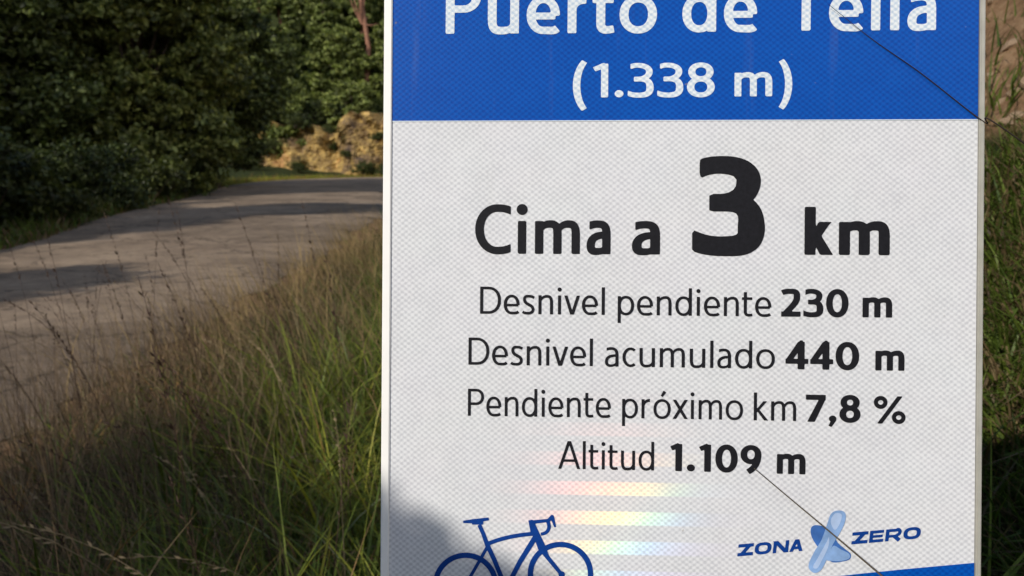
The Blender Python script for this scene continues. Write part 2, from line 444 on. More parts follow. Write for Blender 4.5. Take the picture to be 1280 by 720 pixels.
def trace(D, xs, ys):
    """marching squares: closed outlines of D < 0"""
    nxt = {}; pos = {}
    ins = D < 0
    ny, nx_ = D.shape
    act = np.argwhere((ins[:-1, :-1].astype(int) + ins[1:, :-1] + ins[:-1, 1:] + ins[1:, 1:]) % 4 != 0)
    def ept(r0, c0, r1, c1):
        key = (r0, c0, r1, c1) if (r0, c0) < (r1, c1) else (r1, c1, r0, c0)
        if key not in pos:
            a, b = D[key[0], key[1]], D[key[2], key[3]]
            t = a / (a - b)
            pos[key] = (xs[key[1]] + (xs[key[3]] - xs[key[1]]) * t, ys[key[0]] + (ys[key[2]] - ys[key[0]]) * t)
        return key
    for r, c in act:
        r = int(r); c = int(c)
        cor = [(r, c), (r, c + 1), (r + 1, c + 1), (r + 1, c)]
        inn = [bool(ins[q]) for q in cor]
        ent, ex = [], []
        for k in range(4):
            a, b = cor[k], cor[(k + 1) % 4]
            if inn[k] != inn[(k + 1) % 4]:
                (ex if inn[k] else ent).append((k, ept(*a, *b)))
        if len(ent) == 1:
            nxt[ex[0][1]] = ent[0][1]
        else:
            for k, e in ex:   # ambiguous cell: link each exit with the entry just before it
                m = min(ent, key=lambda q: (k - q[0]) % 4)
                nxt[e] = m[1]
    loops = []
    while nxt:
        s0, cur = nxt.popitem(); L = [pos[s0]]
        while cur != s0:
            L.append(pos[cur]); cur = nxt.pop(cur)
        L = np.array(L)
        # drop nearly collinear points
        keep = np.ones(len(L), bool)
        for _ in range(2):
            Q = L[keep]
            if len(Q) < 12: break
            a = np.roll(Q, 1, 0); b = np.roll(Q, -1, 0)
            cr = np.abs((Q[:, 0] - a[:, 0]) * (b[:, 1] - a[:, 1]) - (Q[:, 1] - a[:, 1]) * (b[:, 0] - a[:, 0])) / (np.hypot(*(b - a).T) + 1e-9)
            drop = cr < 0.012 * (xs[1] - xs[0]) * 2
            drop[1::2] = False
            idx = np.flatnonzero(keep); keep[idx[drop]] = False
        L = L[keep]
        if len(L) > 3: loops.append(L)
    return loops

def shape_loops(strokes, dots, w, res=None, extra=None):
    pts = [p for s_ in strokes for p in s_[0]] + [(d[0] - d[2], d[1] - d[2]) for d in dots] + [(d[0] + d[2], d[1] + d[2]) for d in dots]
    pts = np.array(pts)
    res = res or w / 7
    m = w * 1.3
    xs = np.arange(pts[:, 0].min() - m, pts[:, 0].max() + m, res) + res * 0.137
    ys = np.arange(pts[:, 1].min() - m, pts[:, 1].max() + m, res) + res * 0.071
    gx, gy = np.meshgrid(xs, ys)
    D = dist_field(gx, gy, strokes, dots, w)
    return trace(D, xs, ys)

def fill_loops(name, loops, lift, thick, mat, parent):
    """closed outlines (metres on the panel) -> thin solid film"""
    cu = bpy.data.curves.new(name, 'CURVE'); cu.dimensions = '2D'; cu.fill_mode = 'BOTH'
    cu.extrude = thick / 2
    for L in loops:
        sp = cu.splines.new('POLY'); sp.points.add(len(L) - 1)
        c = np.zeros((len(L), 4)); c[:, :2] = L; c[:, 3] = 1
        sp.points.foreach_set('co', c.ravel()); sp.use_cyclic_u = True
    tmp = bpy.data.objects.new(name, cu); COL.objects.link(tmp)
    dg = bpy.context.evaluated_depsgraph_get()
    me = bpy.data.meshes.new_from_object(tmp.evaluated_get(dg))
    bpy.data.objects.remove(tmp)
    me.transform(Matrix(((1, 0, 0, 0), (0, 0, -1, -lift), (0, 1, 0, 0), (0, 0, 0, 1))))
    me.name = name; me.materials.clear(); me.materials.append(mat)
    return link(name, me, None, parent)

def word_loops(text, x0, x1, y0, y1, X, w, C=None, shear=0.0, wide=None):
    """one word placed between two measured end points of its baseline"""
    C = C or X * 1.43
    cur = 0; items = []; prev = None
    for ch in text:
        st, dots, W, lb, rb = glyph(ch, X, w, C)
        if prev is not None: cur += prev + lb
        items.append((st, dots, cur)); cur += W; prev = rb
    total = cur
    k = (x1 - x0) / total
    kx = 0.5 + 0.5 * k if 0.8 < k < 1.25 else k     # share the correction between glyph width and spacing
    ax, az = plane_pt(x0, y0); bx, bz = plane_pt(x1, y1)
    s = math.hypot(bx - ax, bz - az) / (x1 - x0)
    ca, sa = (bx - ax) / (s * (x1 - x0)), (bz - az) / (s * (x1 - x0))
    out = []
    for st, dots, c in items:
        for L in shape_loops(st, dots, w):
            lx = (L[:, 0] + c) * k + L[:, 1] * shear
            ly = L[:, 1]
            out.append(np.stack([ax + s * (lx * ca - ly * sa), az + s * (lx * sa + ly * ca)], 1))
    return out

# --- sheeting materials: retroreflective film with its woven cell pattern
def film(name, base, seam, rough=0.35, glint=False, haze=0.0):
    m, n, l, p = new_mat(name)
    tc = n.new('ShaderNodeTexCoord'); sx = n.new('ShaderNodeSeparateXYZ'); l.new(tc.outputs['Object'], sx.inputs[0])
    # little warp so that the weave is not ruler straight
    nz = noise(n, l, 9.0, 2, 0.5, tc.outputs['Object'])
    off = math_n(n, l, 'MULTIPLY', nz.outputs[0], 0.0022)
    U = math_n(n, l, 'ADD', sx.outputs['X'], off); Vv = math_n(n, l, 'ADD', sx.outputs['Z'], off)
    PX, PZ = 0.0060, 0.0049
    u = math_n(n, l, 'MULTIPLY', U, 2 * math.pi / PX); v = math_n(n, l, 'MULTIPLY', Vv, 2 * math.pi / PZ)
    a = math_n(n, l, 'COSINE', math_n(n, l, 'ADD', u, v)); b = math_n(n, l, 'COSINE', math_n(n, l, 'SUBTRACT', u, v))
    cell = math_n(n, l, 'MULTIPLY', math_n(n, l, 'ADD', a, b), 0.5)       # -1..1
    fine = noise(n, l, 420.0, 2, 0.7, tc.outputs['Object'])
    big = noise(n, l, 7.0, 3, 0.5, tc.outputs['Object'])
    f0 = math_n(n, l, 'MULTIPLY_ADD', cell, 0.5, 0.5)
    patch = noise(n, l, 55.0, 3, 0.6, tc.outputs['Object'])
    f1 = math_n(n, l, 'ADD', f0, math_n(n, l, 'MULTIPLY_ADD', fine.outputs[0], 1.1, -0.55))
    f1 = math_n(n, l, 'ADD', f1, math_n(n, l, 'MULTIPLY_ADD', patch.outputs[0], 0.5, -0.25))
    fac = n.new('ShaderNodeMapRange'); fac.inputs[1].default_value = 0.05; fac.inputs[2].default_value = 0.85
    l.new(f1, fac.inputs[0])
    col = mixc(n, l, fac.outputs[0], seam, base)
    tn = n.new('ShaderNodeTexNoise'); tn.inputs['Scale'].default_value = 16.0; tn.inputs['Detail'].default_value = 3; l.new(tc.outputs['Object'], tn.inputs['Vector'])
    hs = n.new('ShaderNodeHueSaturation'); hs.inputs['Saturation'].default_value = 0.5; l.new(tn.outputs['Color'], hs.inputs['Color'])
    col = mixc(n, l, 0.10, col, hs.outputs['Color'], 'SOFT_LIGHT')
    # dust: thin runs down the panel and a few specks
    mp = n.new('ShaderNodeMapping'); mp.inputs['Scale'].default_value = (60, 60, 5); l.new(tc.outputs['Object'], mp.inputs[0])
    run = noise(n, l, 1.0, 4, 0.6, mp.outputs[0])
    rr_ = n.new('ShaderNodeMapRange'); rr_.inputs[1].default_value = 0.60; rr_.inputs[2].default_value = 0.80; rr_.inputs[3].default_value = 0.0; rr_.inputs[4].default_value = 0.07; l.new(run.outputs[0], rr_.inputs[0])
    col = mixc(n, l, rr_.outputs[0], col, (0.34, 0.32, 0.29))
    spk = noise(n, l, 150.0, 1, 0.5, tc.outputs['Object'])
    sr = n.new('ShaderNodeMapRange'); sr.inputs[1].default_value = 0.77; sr.inputs[2].default_value = 0.82; sr.inputs[4].default_value = 0.45; l.new(spk.outputs[0], sr.inputs[0])
    col = mixc(n, l, sr.outputs[0], col, (0.25, 0.22, 0.18))
    k = math_n(n, l, 'MULTIPLY_ADD', big.outputs[0], 0.12, 0.95)
    cc = n.new('ShaderNodeCombineXYZ'); [l.new(k, cc.inputs[i]) for i in range(3)]
    col = mixc(n, l, 1.0, col, cc.outputs[0], 'MULTIPLY')
    l.new(col, p.inputs['Base Color'])
    p.inputs['Roughness'].default_value = rough
    p.inputs['Specular IOR Level'].default_value = 0.15
    bp = n.new('ShaderNodeBump'); bp.inputs['Strength'].default_value = 0.25; bp.inputs['Distance'].default_value = 0.0003
    l.new(f0, bp.inputs['Height']); l.new(bp.outputs[0], p.inputs['Normal'])
    if glint:
        # prismatic facets behind the film: a second glossy lobe whose facets lean to a fixed direction of the
        # panel; the grating spreads the sun into colours by viewing direction
        vt = n.new('ShaderNodeVectorTransform'); vt.vector_type = 'NORMAL'; vt.convert_from = 'OBJECT'; vt.convert_to = 'WORLD'
        vt.inputs[0].default_value = GLINT_N
        gl = n.new('ShaderNodeBsdfAnisotropic'); gl.inputs['Roughness'].default_value = 0.19
        gl.distribution = 'BECKMANN'
        l.new(vt.outputs[0], gl.inputs['Normal'])
        geo = n.new('ShaderNodeNewGeometry')
        v2 = n.new('ShaderNodeVectorTransform'); v2.vector_type = 'NORMAL'; v2.convert_from = 'WORLD'; v2.convert_to = 'OBJECT'
        l.new(geo.outputs['Incoming'], v2.inputs[0])
        s2 = n.new('ShaderNodeSeparateXYZ'); l.new(v2.outputs[0], s2.inputs[0])
        ph = math_n(n, l, 'ADD', math_n(n, l, 'MULTIPLY', s2.outputs['X'], -4.0), math_n(n, l, 'MULTIPLY', s2.outputs['Z'], 5.0))
        ph = math_n(n, l, 'ADD', ph, HUE0)
        rp = ramp(n, [(0.0, (1.0, 0.12, 0.08)), (0.24, (1.0, 0.34, 0.0)), (0.42, (1.0, 0.72, 0.0)), (0.56, (0.3, 0.9, 0.35)), (0.72, (0.05, 0.5, 1.0)), (1.0, (0.4, 0.12, 1.0))])
        l.new(ph, rp.inputs[0]); 
        # the bands of the grating
        bnd = math_n(n, l, 'SINE', math_n(n, l, 'MULTIPLY_ADD', sx.outputs['Z'], 2 * math.pi / BAND_P, BAND_O))
        bf = n.new('ShaderNodeMapRange'); bf.interpolation_type = 'SMOOTHSTEP'; bf.inputs[1].default_value = 0.0; bf.inputs[2].default_value = 0.30
        l.new(bnd, bf.inputs[0])
        cellf = math_n(n, l, 'MULTIPLY_ADD', fac.outputs[0], 0.55, 0.45)
        str_ = math_n(n, l, 'MULTIPLY', math_n(n, l, 'MULTIPLY_ADD', bf.outputs[0], 0.94, 0.06), cellf)
        sc = n.new('ShaderNodeCombineXYZ'); [l.new(math_n(n, l, 'MULTIPLY', str_, GLINT_S), sc.inputs[i]) for i in range(3)]
        l.new(mixc(n, l, 1.0, rp.outputs[0], sc.outputs[0], 'MULTIPLY'), gl.inputs['Color'])
        ad = n.new('ShaderNodeAddShader')
        l.new(p.outputs[0], ad.inputs[0]); l.new(gl.outputs[0], ad.inputs[1])
        l.new(ad.outputs[0], n['Material Output'].inputs['Surface'])
    return m

def half_vec(px, py):
    """facet direction (panel coordinates) that sends the sun to the eye from a given place on the panel"""
    u, v = plane_pt(px, py)
    P = sign_rot @ Vector((u, 0, v)) + SLOC
    H = ((-P).normalized() + to_sun).normalized()
    return sign_rot.transposed() @ H
GLINT_N = tuple(half_vec(765, 645))
_uv = plane_pt(770, 630)
_P = sign_rot @ Vector((_uv[0], 0, _uv[1])) + SLOC
_I = sign_rot.transposed() @ (-_P).normalized()
HUE0 = 0.34 + 4.0 * _I.x - 5.0 * _I.z
BAND_P = (plane_pt(770, 610)[1] - plane_pt(770, 684)[1]) / 2
BAND_O = math.pi / 2 - plane_pt(770, 611)[1] * 2 * math.pi / BAND_P
GLINT_S = 0.0038

M_white = film('white_sheeting', (0.71, 0.72, 0.74), (0.515, 0.525, 0.555), glint=True)
M_blue = film('blue_film', (0.001, 0.084, 0.42), (0.001, 0.052, 0.31), 0.38)
M_letter_white = film('white_lettering', (0.74, 0.78, 0.80), (0.46, 0.56, 0.68), 0.4)
M_black = simple('black_lettering', (0.010, 0.010, 0.013), 0.6, 0, 0.3, 300)
M_black.node_tree.nodes['Principled BSDF'].inputs['Specular IOR Level'].default_value = 0.15
M_navy = simple('navy_print', (0.002, 0.040, 0.23), 0.55, 0, 0.15, 200)
M_navy.node_tree.nodes['Principled BSDF'].inputs['Specular IOR Level'].default_value = 0.15
M_logo_mid = simple('mid_blue_print', (0.045, 0.14, 0.42), 0.4, 0, 0.3, 60)
M_logo_light = simple('light_blue_print', (0.22, 0.36, 0.62), 0.4, 0, 0.25, 60)
M_logo_pale = simple('pale_blue_print', (0.38, 0.50, 0.72), 0.4, 0, 0.15, 60)
M_alu = simple('brushed_aluminium', (0.50, 0.49, 0.45), 0.45, 0.8, 0.12, 40)
M_rim = simple('white_painted_edge', (0.86, 0.85, 0.82), 0.45, 0, 0.03, 30)
M_rimgrey = simple('raw_edge_fold', (0.42, 0.41, 0.36), 0.5, 0.2, 0.12, 60)

def quad_film(name, x0, x1, z0, z1, y0, y1, mat, parent, bev=0.0):
    bm = bmesh.new()
    bmesh.ops.create_cube(bm, size=1)
    for v in bm.verts:
        v.co = (x0 + (v.co.x + 0.5) * (x1 - x0), y0 + (v.co.y + 0.5) * (y1 - y0), z0 + (v.co.z + 0.5) * (z1 - z0))
    if bev:
        bmesh.ops.bevel(bm, geom=[e for e in bm.edges], offset=bev, segments=2, affect='EDGES')
    me = bpy.data.meshes.new(name); bm.to_mesh(me); bm.free(); me.materials.append(mat)
    return link(name, me, None, parent)

SW = 0.5
ZT, ZB = 0.165, -0.455       # top and bottom of the panel
LB = plane_pt(490, 152)[0]   # inner edge of the white border on the left
RB_ = SW - 0.0046            # the right border is a thin raw fold
panel = quad_film('panel', 0.001, SW - 0.001, ZB, ZT, 0.0015, 0.004, M_alu, sign)
quad_film('white_sheeting', LB, RB_, ZB + 0.006, -0.0002, 0.0003, 0.0012, M_white, sign)
quad_film('blue_field', LB, RB_, 0.0007, ZT - 0.006, 0.0001, 0.0012, M_blue, sign)
quad_film('border_strip', LB, RB_, -0.00015, 0.00065, -0.0001, 0.0012, M_letter_white, sign)
# folded rim round the edge: white on the left, top and bottom, bare on the right
quad_film('edge_fold', 0.0, LB - 0.0001, ZB, ZT, -0.0016, 0.018, M_rim, sign, 0.0007)
tag(quad_film('edge_fold', RB_ + 0.0004, SW, ZB, ZT, -0.0022, 0.018, M_rimgrey, sign, 0.0009), 'thin bare metal edge on the right of the panel')
quad_film('edge_fold', LB, RB_, ZT - 0.0055, ZT, -0.0016, 0.018, M_rim, sign, 0.0007)
quad_film('edge_fold', LB, RB_, ZB, ZB + 0.0055, -0.0016, 0.018, M_rim, sign, 0.0007)

LIFT = 0.00012; TH = 0.0001
def lettering(words, mat, label=None, lift=LIFT):
    for wd in words:
        o = fill_loops('lettering', word_loops(*wd[:7], **(wd[7] if len(wd) > 7 else {})), lift, TH, mat, sign)
        o['label'] = '%s word or figure reading %s' % ({'white_lettering': 'white', 'black_lettering': 'black', 'navy_print': 'dark blue'}[mat.name], wd[0])
lettering([('Puerto', 557, 821, 42.3, 41, 46, 10.6, {'C': 66}), ('de', 852.7, 946.2, 39.9, 39.3, 46, 10.6, {'C': 66}), ('Tella', 984, 1169.8, 38.4, 37.6, 46, 10.6, {'C': 66})], M_letter_white, 'white title reading Puerto de Tella')
lettering([('(1.338', 714.3, 893.2, 122, 121, 30, 7.4, {'C': 42.5}), ('m)', 918, 991.8, 120.6, 120.2, 30, 7.4, {'C': 42.5})], M_letter_white, 'white figures reading (1.338 m)')
lettering([('Cima', 594, 763, 316.8, 317.6, 41, 10.4, {'C': 61}), ('a', 789.6, 824.8, 317.8, 318, 41, 10.4)], M_black, 'black words Cima a')
lettering([('3', 865, 955.6, 318.2, 318.4, 86, 29.5, {'C': 123})], M_black, 'large bold black figure 3')
lettering([('km', 1005.4, 1112, 318.3, 318.9, 42, 13.0, {'C': 60.5})], M_black, 'bold black word km')
lettering([('Desnivel', 600, 755.8, 392, 393.5, 23.7, 3.9, {'C': 34}), ('pendiente', 772, 964, 393.6, 395.6, 23.9, 3.9, {'C': 34})], M_black, 'thin black words Desnivel pendiente')
lettering([('230', 976.4, 1060.4, 395.6, 396.3, 25, 7.4, {'C': 35}), ('m', 1078, 1115, 396.5, 396.9, 25, 7.4)], M_black, 'bold black figures 230 m')
lettering([('Desnivel', 585.5, 740.9, 455.7, 457.6, 23.9, 3.9, {'C': 34}), ('acumulado', 756, 968.4, 457.9, 460.9, 24, 3.9, {'C': 34})], M_black, 'thin black words Desnivel acumulado')
lettering([('440', 981.7, 1073.7, 461.3, 462.5, 25, 7.4, {'C': 35}), ('m', 1094, 1130.4, 462.9, 463.4, 25, 7.4)], M_black, 'bold black figures 440 m')
lettering([('Pendiente', 584.8, 763.4, 519.6, 522, 24, 3.9, {'C': 34}), ('próximo', 777.5, 928.6, 522.4, 524.9, 24.2, 3.9, {'C': 34}), ('km', 942, 995, 525.3, 526.2, 24.4, 3.9, {'C': 35})], M_black, 'thin black words Pendiente próximo km')
lettering([('7,8', 1007, 1075.4, 527, 528.2, 25, 7.4, {'C': 34.5}), ('%', 1091.9, 1131.8, 528.6, 529.3, 25, 7.4, {'C': 34.5})], M_black, 'bold black figures 7,8 %')
lettering([('Altitud', 697.7, 817.4, 585.8, 588, 24.3, 3.9, {'C': 35})], M_black, 'thin black word Altitud')
lettering([('1.109', 838.6, 951.4, 588.6, 591.2, 25, 7.4, {'C': 34.5}), ('m', 970.8, 1006.6, 592, 592.9, 25, 7.4)], M_black, 'bold black figures 1.109 m')
lettering([('ZONA', 921.5, 1003, 695.5, 688.5, 13, 4.1, {'C': 15, 'shear': 0.22}), ('ZERO', 1064, 1150, 680.5, 673, 13, 4.1, {'C': 15, 'shear': 0.22})], M_navy, 'small dark blue slanted capitals ZONA ZERO')

def to_panel(L):
    return np.array([plane_pt(x, -y) for x, y in L])
def drawn(name, strokes, dots, w, mat, lift=LIFT, label=None, parent=None):
    """strokes measured in picture units with y pointing down"""
    st = [(np.array([(p[0], -p[1]) for p in s_[0]]), s_[1], s_[2]) for s_ in strokes]
    dd = [(x, -y, r) for x, y, r in dots]
    loops = [to_panel(L) for L in shape_loops(st, dd, w, res=0.75)]
    o = fill_loops(name, loops, lift, TH, mat, sign)
    if label: o['label'] = label
    return o
# racing bicycle pictogram
drawn('bicycle_emblem', [
    arc(582, 731, 37.6, 37.0, 0, 360, 1.0, 1.0, 60, True), arc(700.5, 717.5, 37.6, 37.0, 0, 360, 1.0, 1.0, 60, True),
    line((599, 656), (604, 667), (609, 681), (618, 700), (636, 744), w=(0.75, 0.75, 0.85, 0.85, 0.9)),
    line((579, 652.3), (590, 651.5), (611, 648.5), w=(0.45, 0.75, 0.55)), line((590, 653), (604, 653), w=(0.8, 0.8)),
    join(bez((609, 680), (625, 673), (645, 668.5), (668, 667), 0.75, 0.75, 12)),
    line((670, 670), (650, 702), (628, 745), w=(1.0, 0.9, 0.9)),
    line((611, 680), (600, 700), (582, 731), w=(0.6, 0.6, 0.6)), line((582, 731), (634, 745), w=(0.6, 0.6)),
    line((664, 652), (669, 664), (677, 684), (684, 696), (702, 718), w=(0.95, 1.1, 1.5, 0.8, 0.7)),
    line((661.5, 653), (685, 650.5), w=(0.7, 0.6)), line((663, 650), (666, 664), w=(0.8, 0.9)),
    join(bez((684, 650), (689, 660), (685, 667), (676, 667.5), 0.7, 0.6, 12)),
    line((685, 651), (690, 646), (694, 659), w=(0.6, 0.75, 0.35))],
    [(702, 718, 4.0), (582, 731, 4.0), (634, 745, 7)], 6.7, M_navy, label='dark blue racing bicycle pictogram')
# the X mark between the two small words
def blob(*pts):
    """closed smooth outline through measured points"""
    P = np.array(pts, float); n = len(P); out = []
    for i in range(n):
        p0, p1, p2, p3 = P[i - 1], P[i], P[(i + 1) % n], P[(i + 2) % n]
        for t in np.linspace(0, 1, 7)[:-1]:
            out.append(0.5 * ((2 * p1) + (-p0 + p2) * t + (2 * p0 - 5 * p1 + 4 * p2 - p3) * t * t + (-p0 + 3 * p1 - 3 * p2 + p3) * t ** 3))
    return np.array([plane_pt(x, y) for x, y in out])
fill_loops('cross_emblem', [blob((1013.5, 661), (1018, 656.5), (1028, 657.5), (1036, 661), (1042, 668), (1047, 678), (1056, 686), (1063, 692), (1062, 699), (1052, 702), (1040, 702.5), (1030, 694), (1021, 682), (1014.5, 671))], LIFT, TH, M_logo_mid, sign)['label'] = 'blue X mark between the words ZONA and ZERO'
fill_loops('cross_pale_print', [blob((1037, 689), (1042, 682), (1050, 686), (1061, 692), (1061, 698), (1051, 701), (1040, 701), (1032, 699))], LIFT + 0.0002, TH, M_logo_light, sign)  # lighter blue shapes printed over the mid blue mark
fill_loops('cross_pale_print', [blob((1034, 654), (1038, 643), (1044, 638.5), (1053, 638.5), (1057, 644), (1055, 655), (1049, 667), (1041, 680), (1034, 697), (1027, 711), (1019, 716), (1012, 712), (1011, 704), (1018, 689), (1027, 674))], LIFT + 0.0003, TH, M_logo_light, sign)
fill_loops('cross_pale_print', [blob((1038, 652), (1042, 643), (1047, 641), (1052, 644), (1049, 655), (1043, 662)), ], LIFT + 0.0005, TH, M_logo_pale, sign)
fill_loops('cross_pale_print', [blob((1033, 677), (1036, 671), (1035, 683), (1027, 700), (1021, 710), (1016, 708), (1022, 697))], LIFT + 0.0005, TH, M_logo_pale, sign)
# curved blue field at the foot of the sign
sw = [plane_pt(x, y) for x, y in ((1221.5, 703.5), (1180, 706.8), (1130, 711.4), (1080, 716.5), (1030, 722), (960, 731), (880, 742), (760, 756), (620, 768), (494, 774))]
foot = [(RB_ - 0.0003, sw[0][1])] + sw[1:-1] + [(LB + 0.0003, sw[-1][1]), (LB + 0.0003, ZB + 0.0062), (RB_ - 0.0003, ZB + 0.0062)]
fill_loops('blue_foot', [np.array(foot)], 0.0003, TH, M_blue, sign)
# clamps and rails behind
for z in (0.10, -0.36):
    quad_film('back_rail', 0.02, SW - 0.02, z - 0.015, z + 0.015, 0.0041, 0.016, M_alu, sign)
    quad_film('clamp', SW / 2 - 0.045, SW / 2 + 0.045, z - 0.02, z + 0.02, 0.0161, 0.030, M_alu, sign, 0.002)
def tube(name, pts, rad, mat, parent=None, sides=10, smooth=True):
    P = np.array(pts, float); n = len(P); V = []; 
    T = np.gradient(P, axis=0); T /= np.linalg.norm(T, axis=1)[:, None]
    ref = np.array([0.31, 0.87, 0.2]); 
    for i in range(n):
        a = np.cross(T[i], ref); a /= np.linalg.norm(a); b = np.cross(T[i], a)
        for k in range(sides):
            th = 2 * math.pi * k / sides
            V.append(P[i] + rad[i] * (math.cos(th) * a + math.sin(th) * b))
    F = []
    for i in range(n - 1):
        for k in range(sides):
            F.append((i * sides + k, i * sides + (k + 1) % sides, (i + 1) * sides + (k + 1) % sides, (i + 1) * sides + k))
    return np.array(V), np.array(F)
pv, pf = tube('post', [(SW / 2, 0.062, z) for z in (ZT - 0.02, 0.0, -0.5, -1.0, -1.62)], [0.030] * 5, M_alu, sides=20)
link('post', mesh_np('post', pv, pf, M_alu, True), None, sign)

# ================================================================ GROUND AND ROAD
ROAD = np.array([(-4.7, -30), (-5.1, -12), (-5.4, 0), (-5.6, 5), (-5.75, 10), (-5.95, 14), (-7.3, 22), (-8.7, 30), (-10.7, 40), (-12.4, 50), (-12.9, 57), (-11.6, 63), (-8.5, 67.5), (-1, 70), (12, 71), (30, 70), (60, 66)], float)
def smooth_path(P, n=10):
    out = []
    for i in range(len(P) - 1):
        p0, p1, p2, p3 = P[max(i - 1, 0)], P[i], P[i + 1], P[min(i + 2, len(P) - 1)]
        for t in np.linspace(0, 1, n, endpoint=False):
            out.append(0.5 * ((2 * p1) + (-p0 + p2) * t + (2 * p0 - 5 * p1 + 4 * p2 - p3) * t * t + (-p0 + 3 * p1 - 3 * p2 + p3) * t ** 3))
    out.append(P[-1]); return np.array(out)
PATH = smooth_path(ROAD)
def widen(x, y):
    """the road grows wider towards the bend"""
    return (1.15 * sstep(12, 26, y) + 1.0 * sstep(32, 52, y)) * (1 - sstep(-9, 0, x) * sstep(55, 62, y) * 0.6)
def lateral(x, y):
    """signed distance from the road's centre line, right side positive"""
    x = np.asarray(x, float); y = np.asarray(y, float)
    best = np.full(x.shape, 1e9); sg = np.ones(x.shape)
    for i in range(len(PATH) - 1):
        a, b = PATH[i], PATH[i + 1]; d = b - a; L2 = d @ d
        t = np.clip(((x - a[0]) * d[0] + (y - a[1]) * d[1]) / L2, 0, 1)
        qx, qy = x - a[0] - t * d[0], y - a[1] - t * d[1]
        dist = np.hypot(qx, qy); s_ = np.sign(qx * d[1] - qy * d[0])
        m = dist < best - 1e-9
        best = np.where(m, dist, best); sg = np.where(m, s_, sg)
    return sg * np.maximum(0, best - widen(x, y))

def far_wall(x):
    return 77.5 + 1.6 * np.sin(x * 0.23 + 1.0)

def ground_z(x, y):
    x = np.asarray(x, float); y = np.asarray(y, float)
    s_ = lateral(x, y)
    near = 1 - sstep(12, 30, y)
    rough = fbm(x * 0.9, y * 0.9, 3) * 0.14 + fbm(x * 4, y * 4, 5) * 0.05
    z = -0.05 + rough * sstep(2.7, 3.6, np.abs(s_))
    # bank on the right of the road
    foot = 5.85 + 0.35 * fbm(x * 0.3, y * 0.3, 9)
    rise = np.maximum(0, s_ - foot)
    bank = np.where(rise < 3.4, rise * 1.02, 3.47 + (rise - 3.4) * 0.42)
    bank = bank + sstep(0, 1, rise) * (fbm(x * 1.7, y * 1.7, 21) * 0.5)
    z = z + bank * (1 - 0.35 * sstep(30, 55, y)) 
    # left side: shallow ditch, then the valley side falls gently and climbs again behind the trees
    left = np.maximum(0, -s_ - 3.2)
    z = z - 0.25 * sstep(0, 1, left) + 0.10 * np.maximum(0, left - 2) * sstep(6, 30, y)
    # slope of the mountain behind
    back = np.maximum(0, y - (80 + 0.10 * np.maximum(0, -x - 20)))
    hill = back * 0.62 * sstep(0, 6, back)
    z = z + np.where(s_ < 0, 1, 0.6) * hill + sstep(0, 10, back) * fbm(x * 0.08, y * 0.08, 31) * 6
    lhill = np.maximum(0, -x - 36 - 0.0 * y)
    z = z + lhill * 0.45
    return z

def axis(stops):
    out = []
    for a, b, st in stops: out += list(np.arange(a, b, st))
    return np.array(out + [stops[-1][1]])
gx_ = axis([(-320, -60, 13), (-60, -24, 1.2), (-24, -9, 0.5), (-9, 5, 0.10), (5, 12, 0.5), (12, 60, 2.5), (60, 320, 14)])
gy_ = axis([(-120, -10, 8), (-10, 0, 0.5), (0, 9, 0.10), (9, 24, 0.3), (24, 60, 0.9), (60, 100, 1.1), (100, 360, 8)])
GX, GY = np.meshgrid(gx_, gy_)
GZ = ground_z(GX, GY)
nx, ny = len(gx_), len(gy_)
ii = np.arange(nx * ny).reshape(ny, nx)
GF = np.stack([ii[:-1, :-1].ravel(), ii[:-1, 1:].ravel(), ii[1:, 1:].ravel(), ii[1:, :-1].ravel()], 1)
m, n, l, p = new_mat('soil_and_turf')
nb = noise(n, l, 0.9, 8, 0.65); nf = noise(n, l, 14, 8, 0.7); nff = noise(n, l, 90, 4, 0.7)
earth = ramp(n, [(0.25, (0.10, 0.055, 0.030)), (0.5, (0.26, 0.155, 0.085)), (0.75, (0.42, 0.29, 0.17))]); l.new(nf.outputs[0], earth.inputs[0])
turf = ramp(n, [(0.3, (0.018, 0.026, 0.009)), (0.6, (0.045, 0.055, 0.018)), (0.8, (0.11, 0.085, 0.04))]); l.new(nf.outputs[0], turf.inputs[0])
at = n.new('ShaderNodeAttribute'); at.attribute_name = 'tint'
sepa = n.new('ShaderNodeSeparateColor'); l.new(at.outputs['Color'], sepa.inputs[0])
ms = math_n(n, l, 'ADD', sepa.outputs[0], math_n(n, l, 'MULTIPLY_ADD', nb.outputs[0], 0.6, -0.3))
mr = n.new('ShaderNodeMapRange'); mr.interpolation_type = 'SMOOTHSTEP'; mr.inputs[1].default_value = 0.35; mr.inputs[2].default_value = 0.65; l.new(ms, mr.inputs[0])
gcol = mixc(n, l, mr.outputs[0], turf.outputs[0], earth.outputs[0])
l.new(gcol, p.inputs['Base Color']); p.inputs['Roughness'].default_value = 0.95; p.inputs['Specular IOR Level'].default_value = 0.1
bp = n.new('ShaderNodeBump'); bp.inputs['Strength'].default_value = 0.8; bp.inputs['Distance'].default_value = 0.04
l.new(math_n(n, l, 'ADD', nf.outputs[0], math_n(n, l, 'MULTIPLY', nff.outputs[0], 0.3)), bp.inputs['Height']); l.new(bp.outputs[0], p.inputs['Normal'])
M_ground = m
SL = lateral(GX, GY)
earthy = np.clip(sstep(1.35, 1.95, GZ + (0.3 + 0.9 * sstep(3.0, 6.0, GX - 0.3 * GY + 1.5)) * fbm(GX * 0.8, GY * 0.8, 77)) * (SL > 5.4) * (1 - sstep(5.2, 7.5, GZ)), 0, 1)   # bare cut face on the bank
earthy = np.maximum(earthy, 1 - sstep(2.9, 3.5, np.abs(SL) + 0.5 * fbm(GX * 2, GY * 2, 8)))
tint = np.stack([earthy.ravel(), np.zeros(nx * ny), np.zeros(nx * ny)], 1)
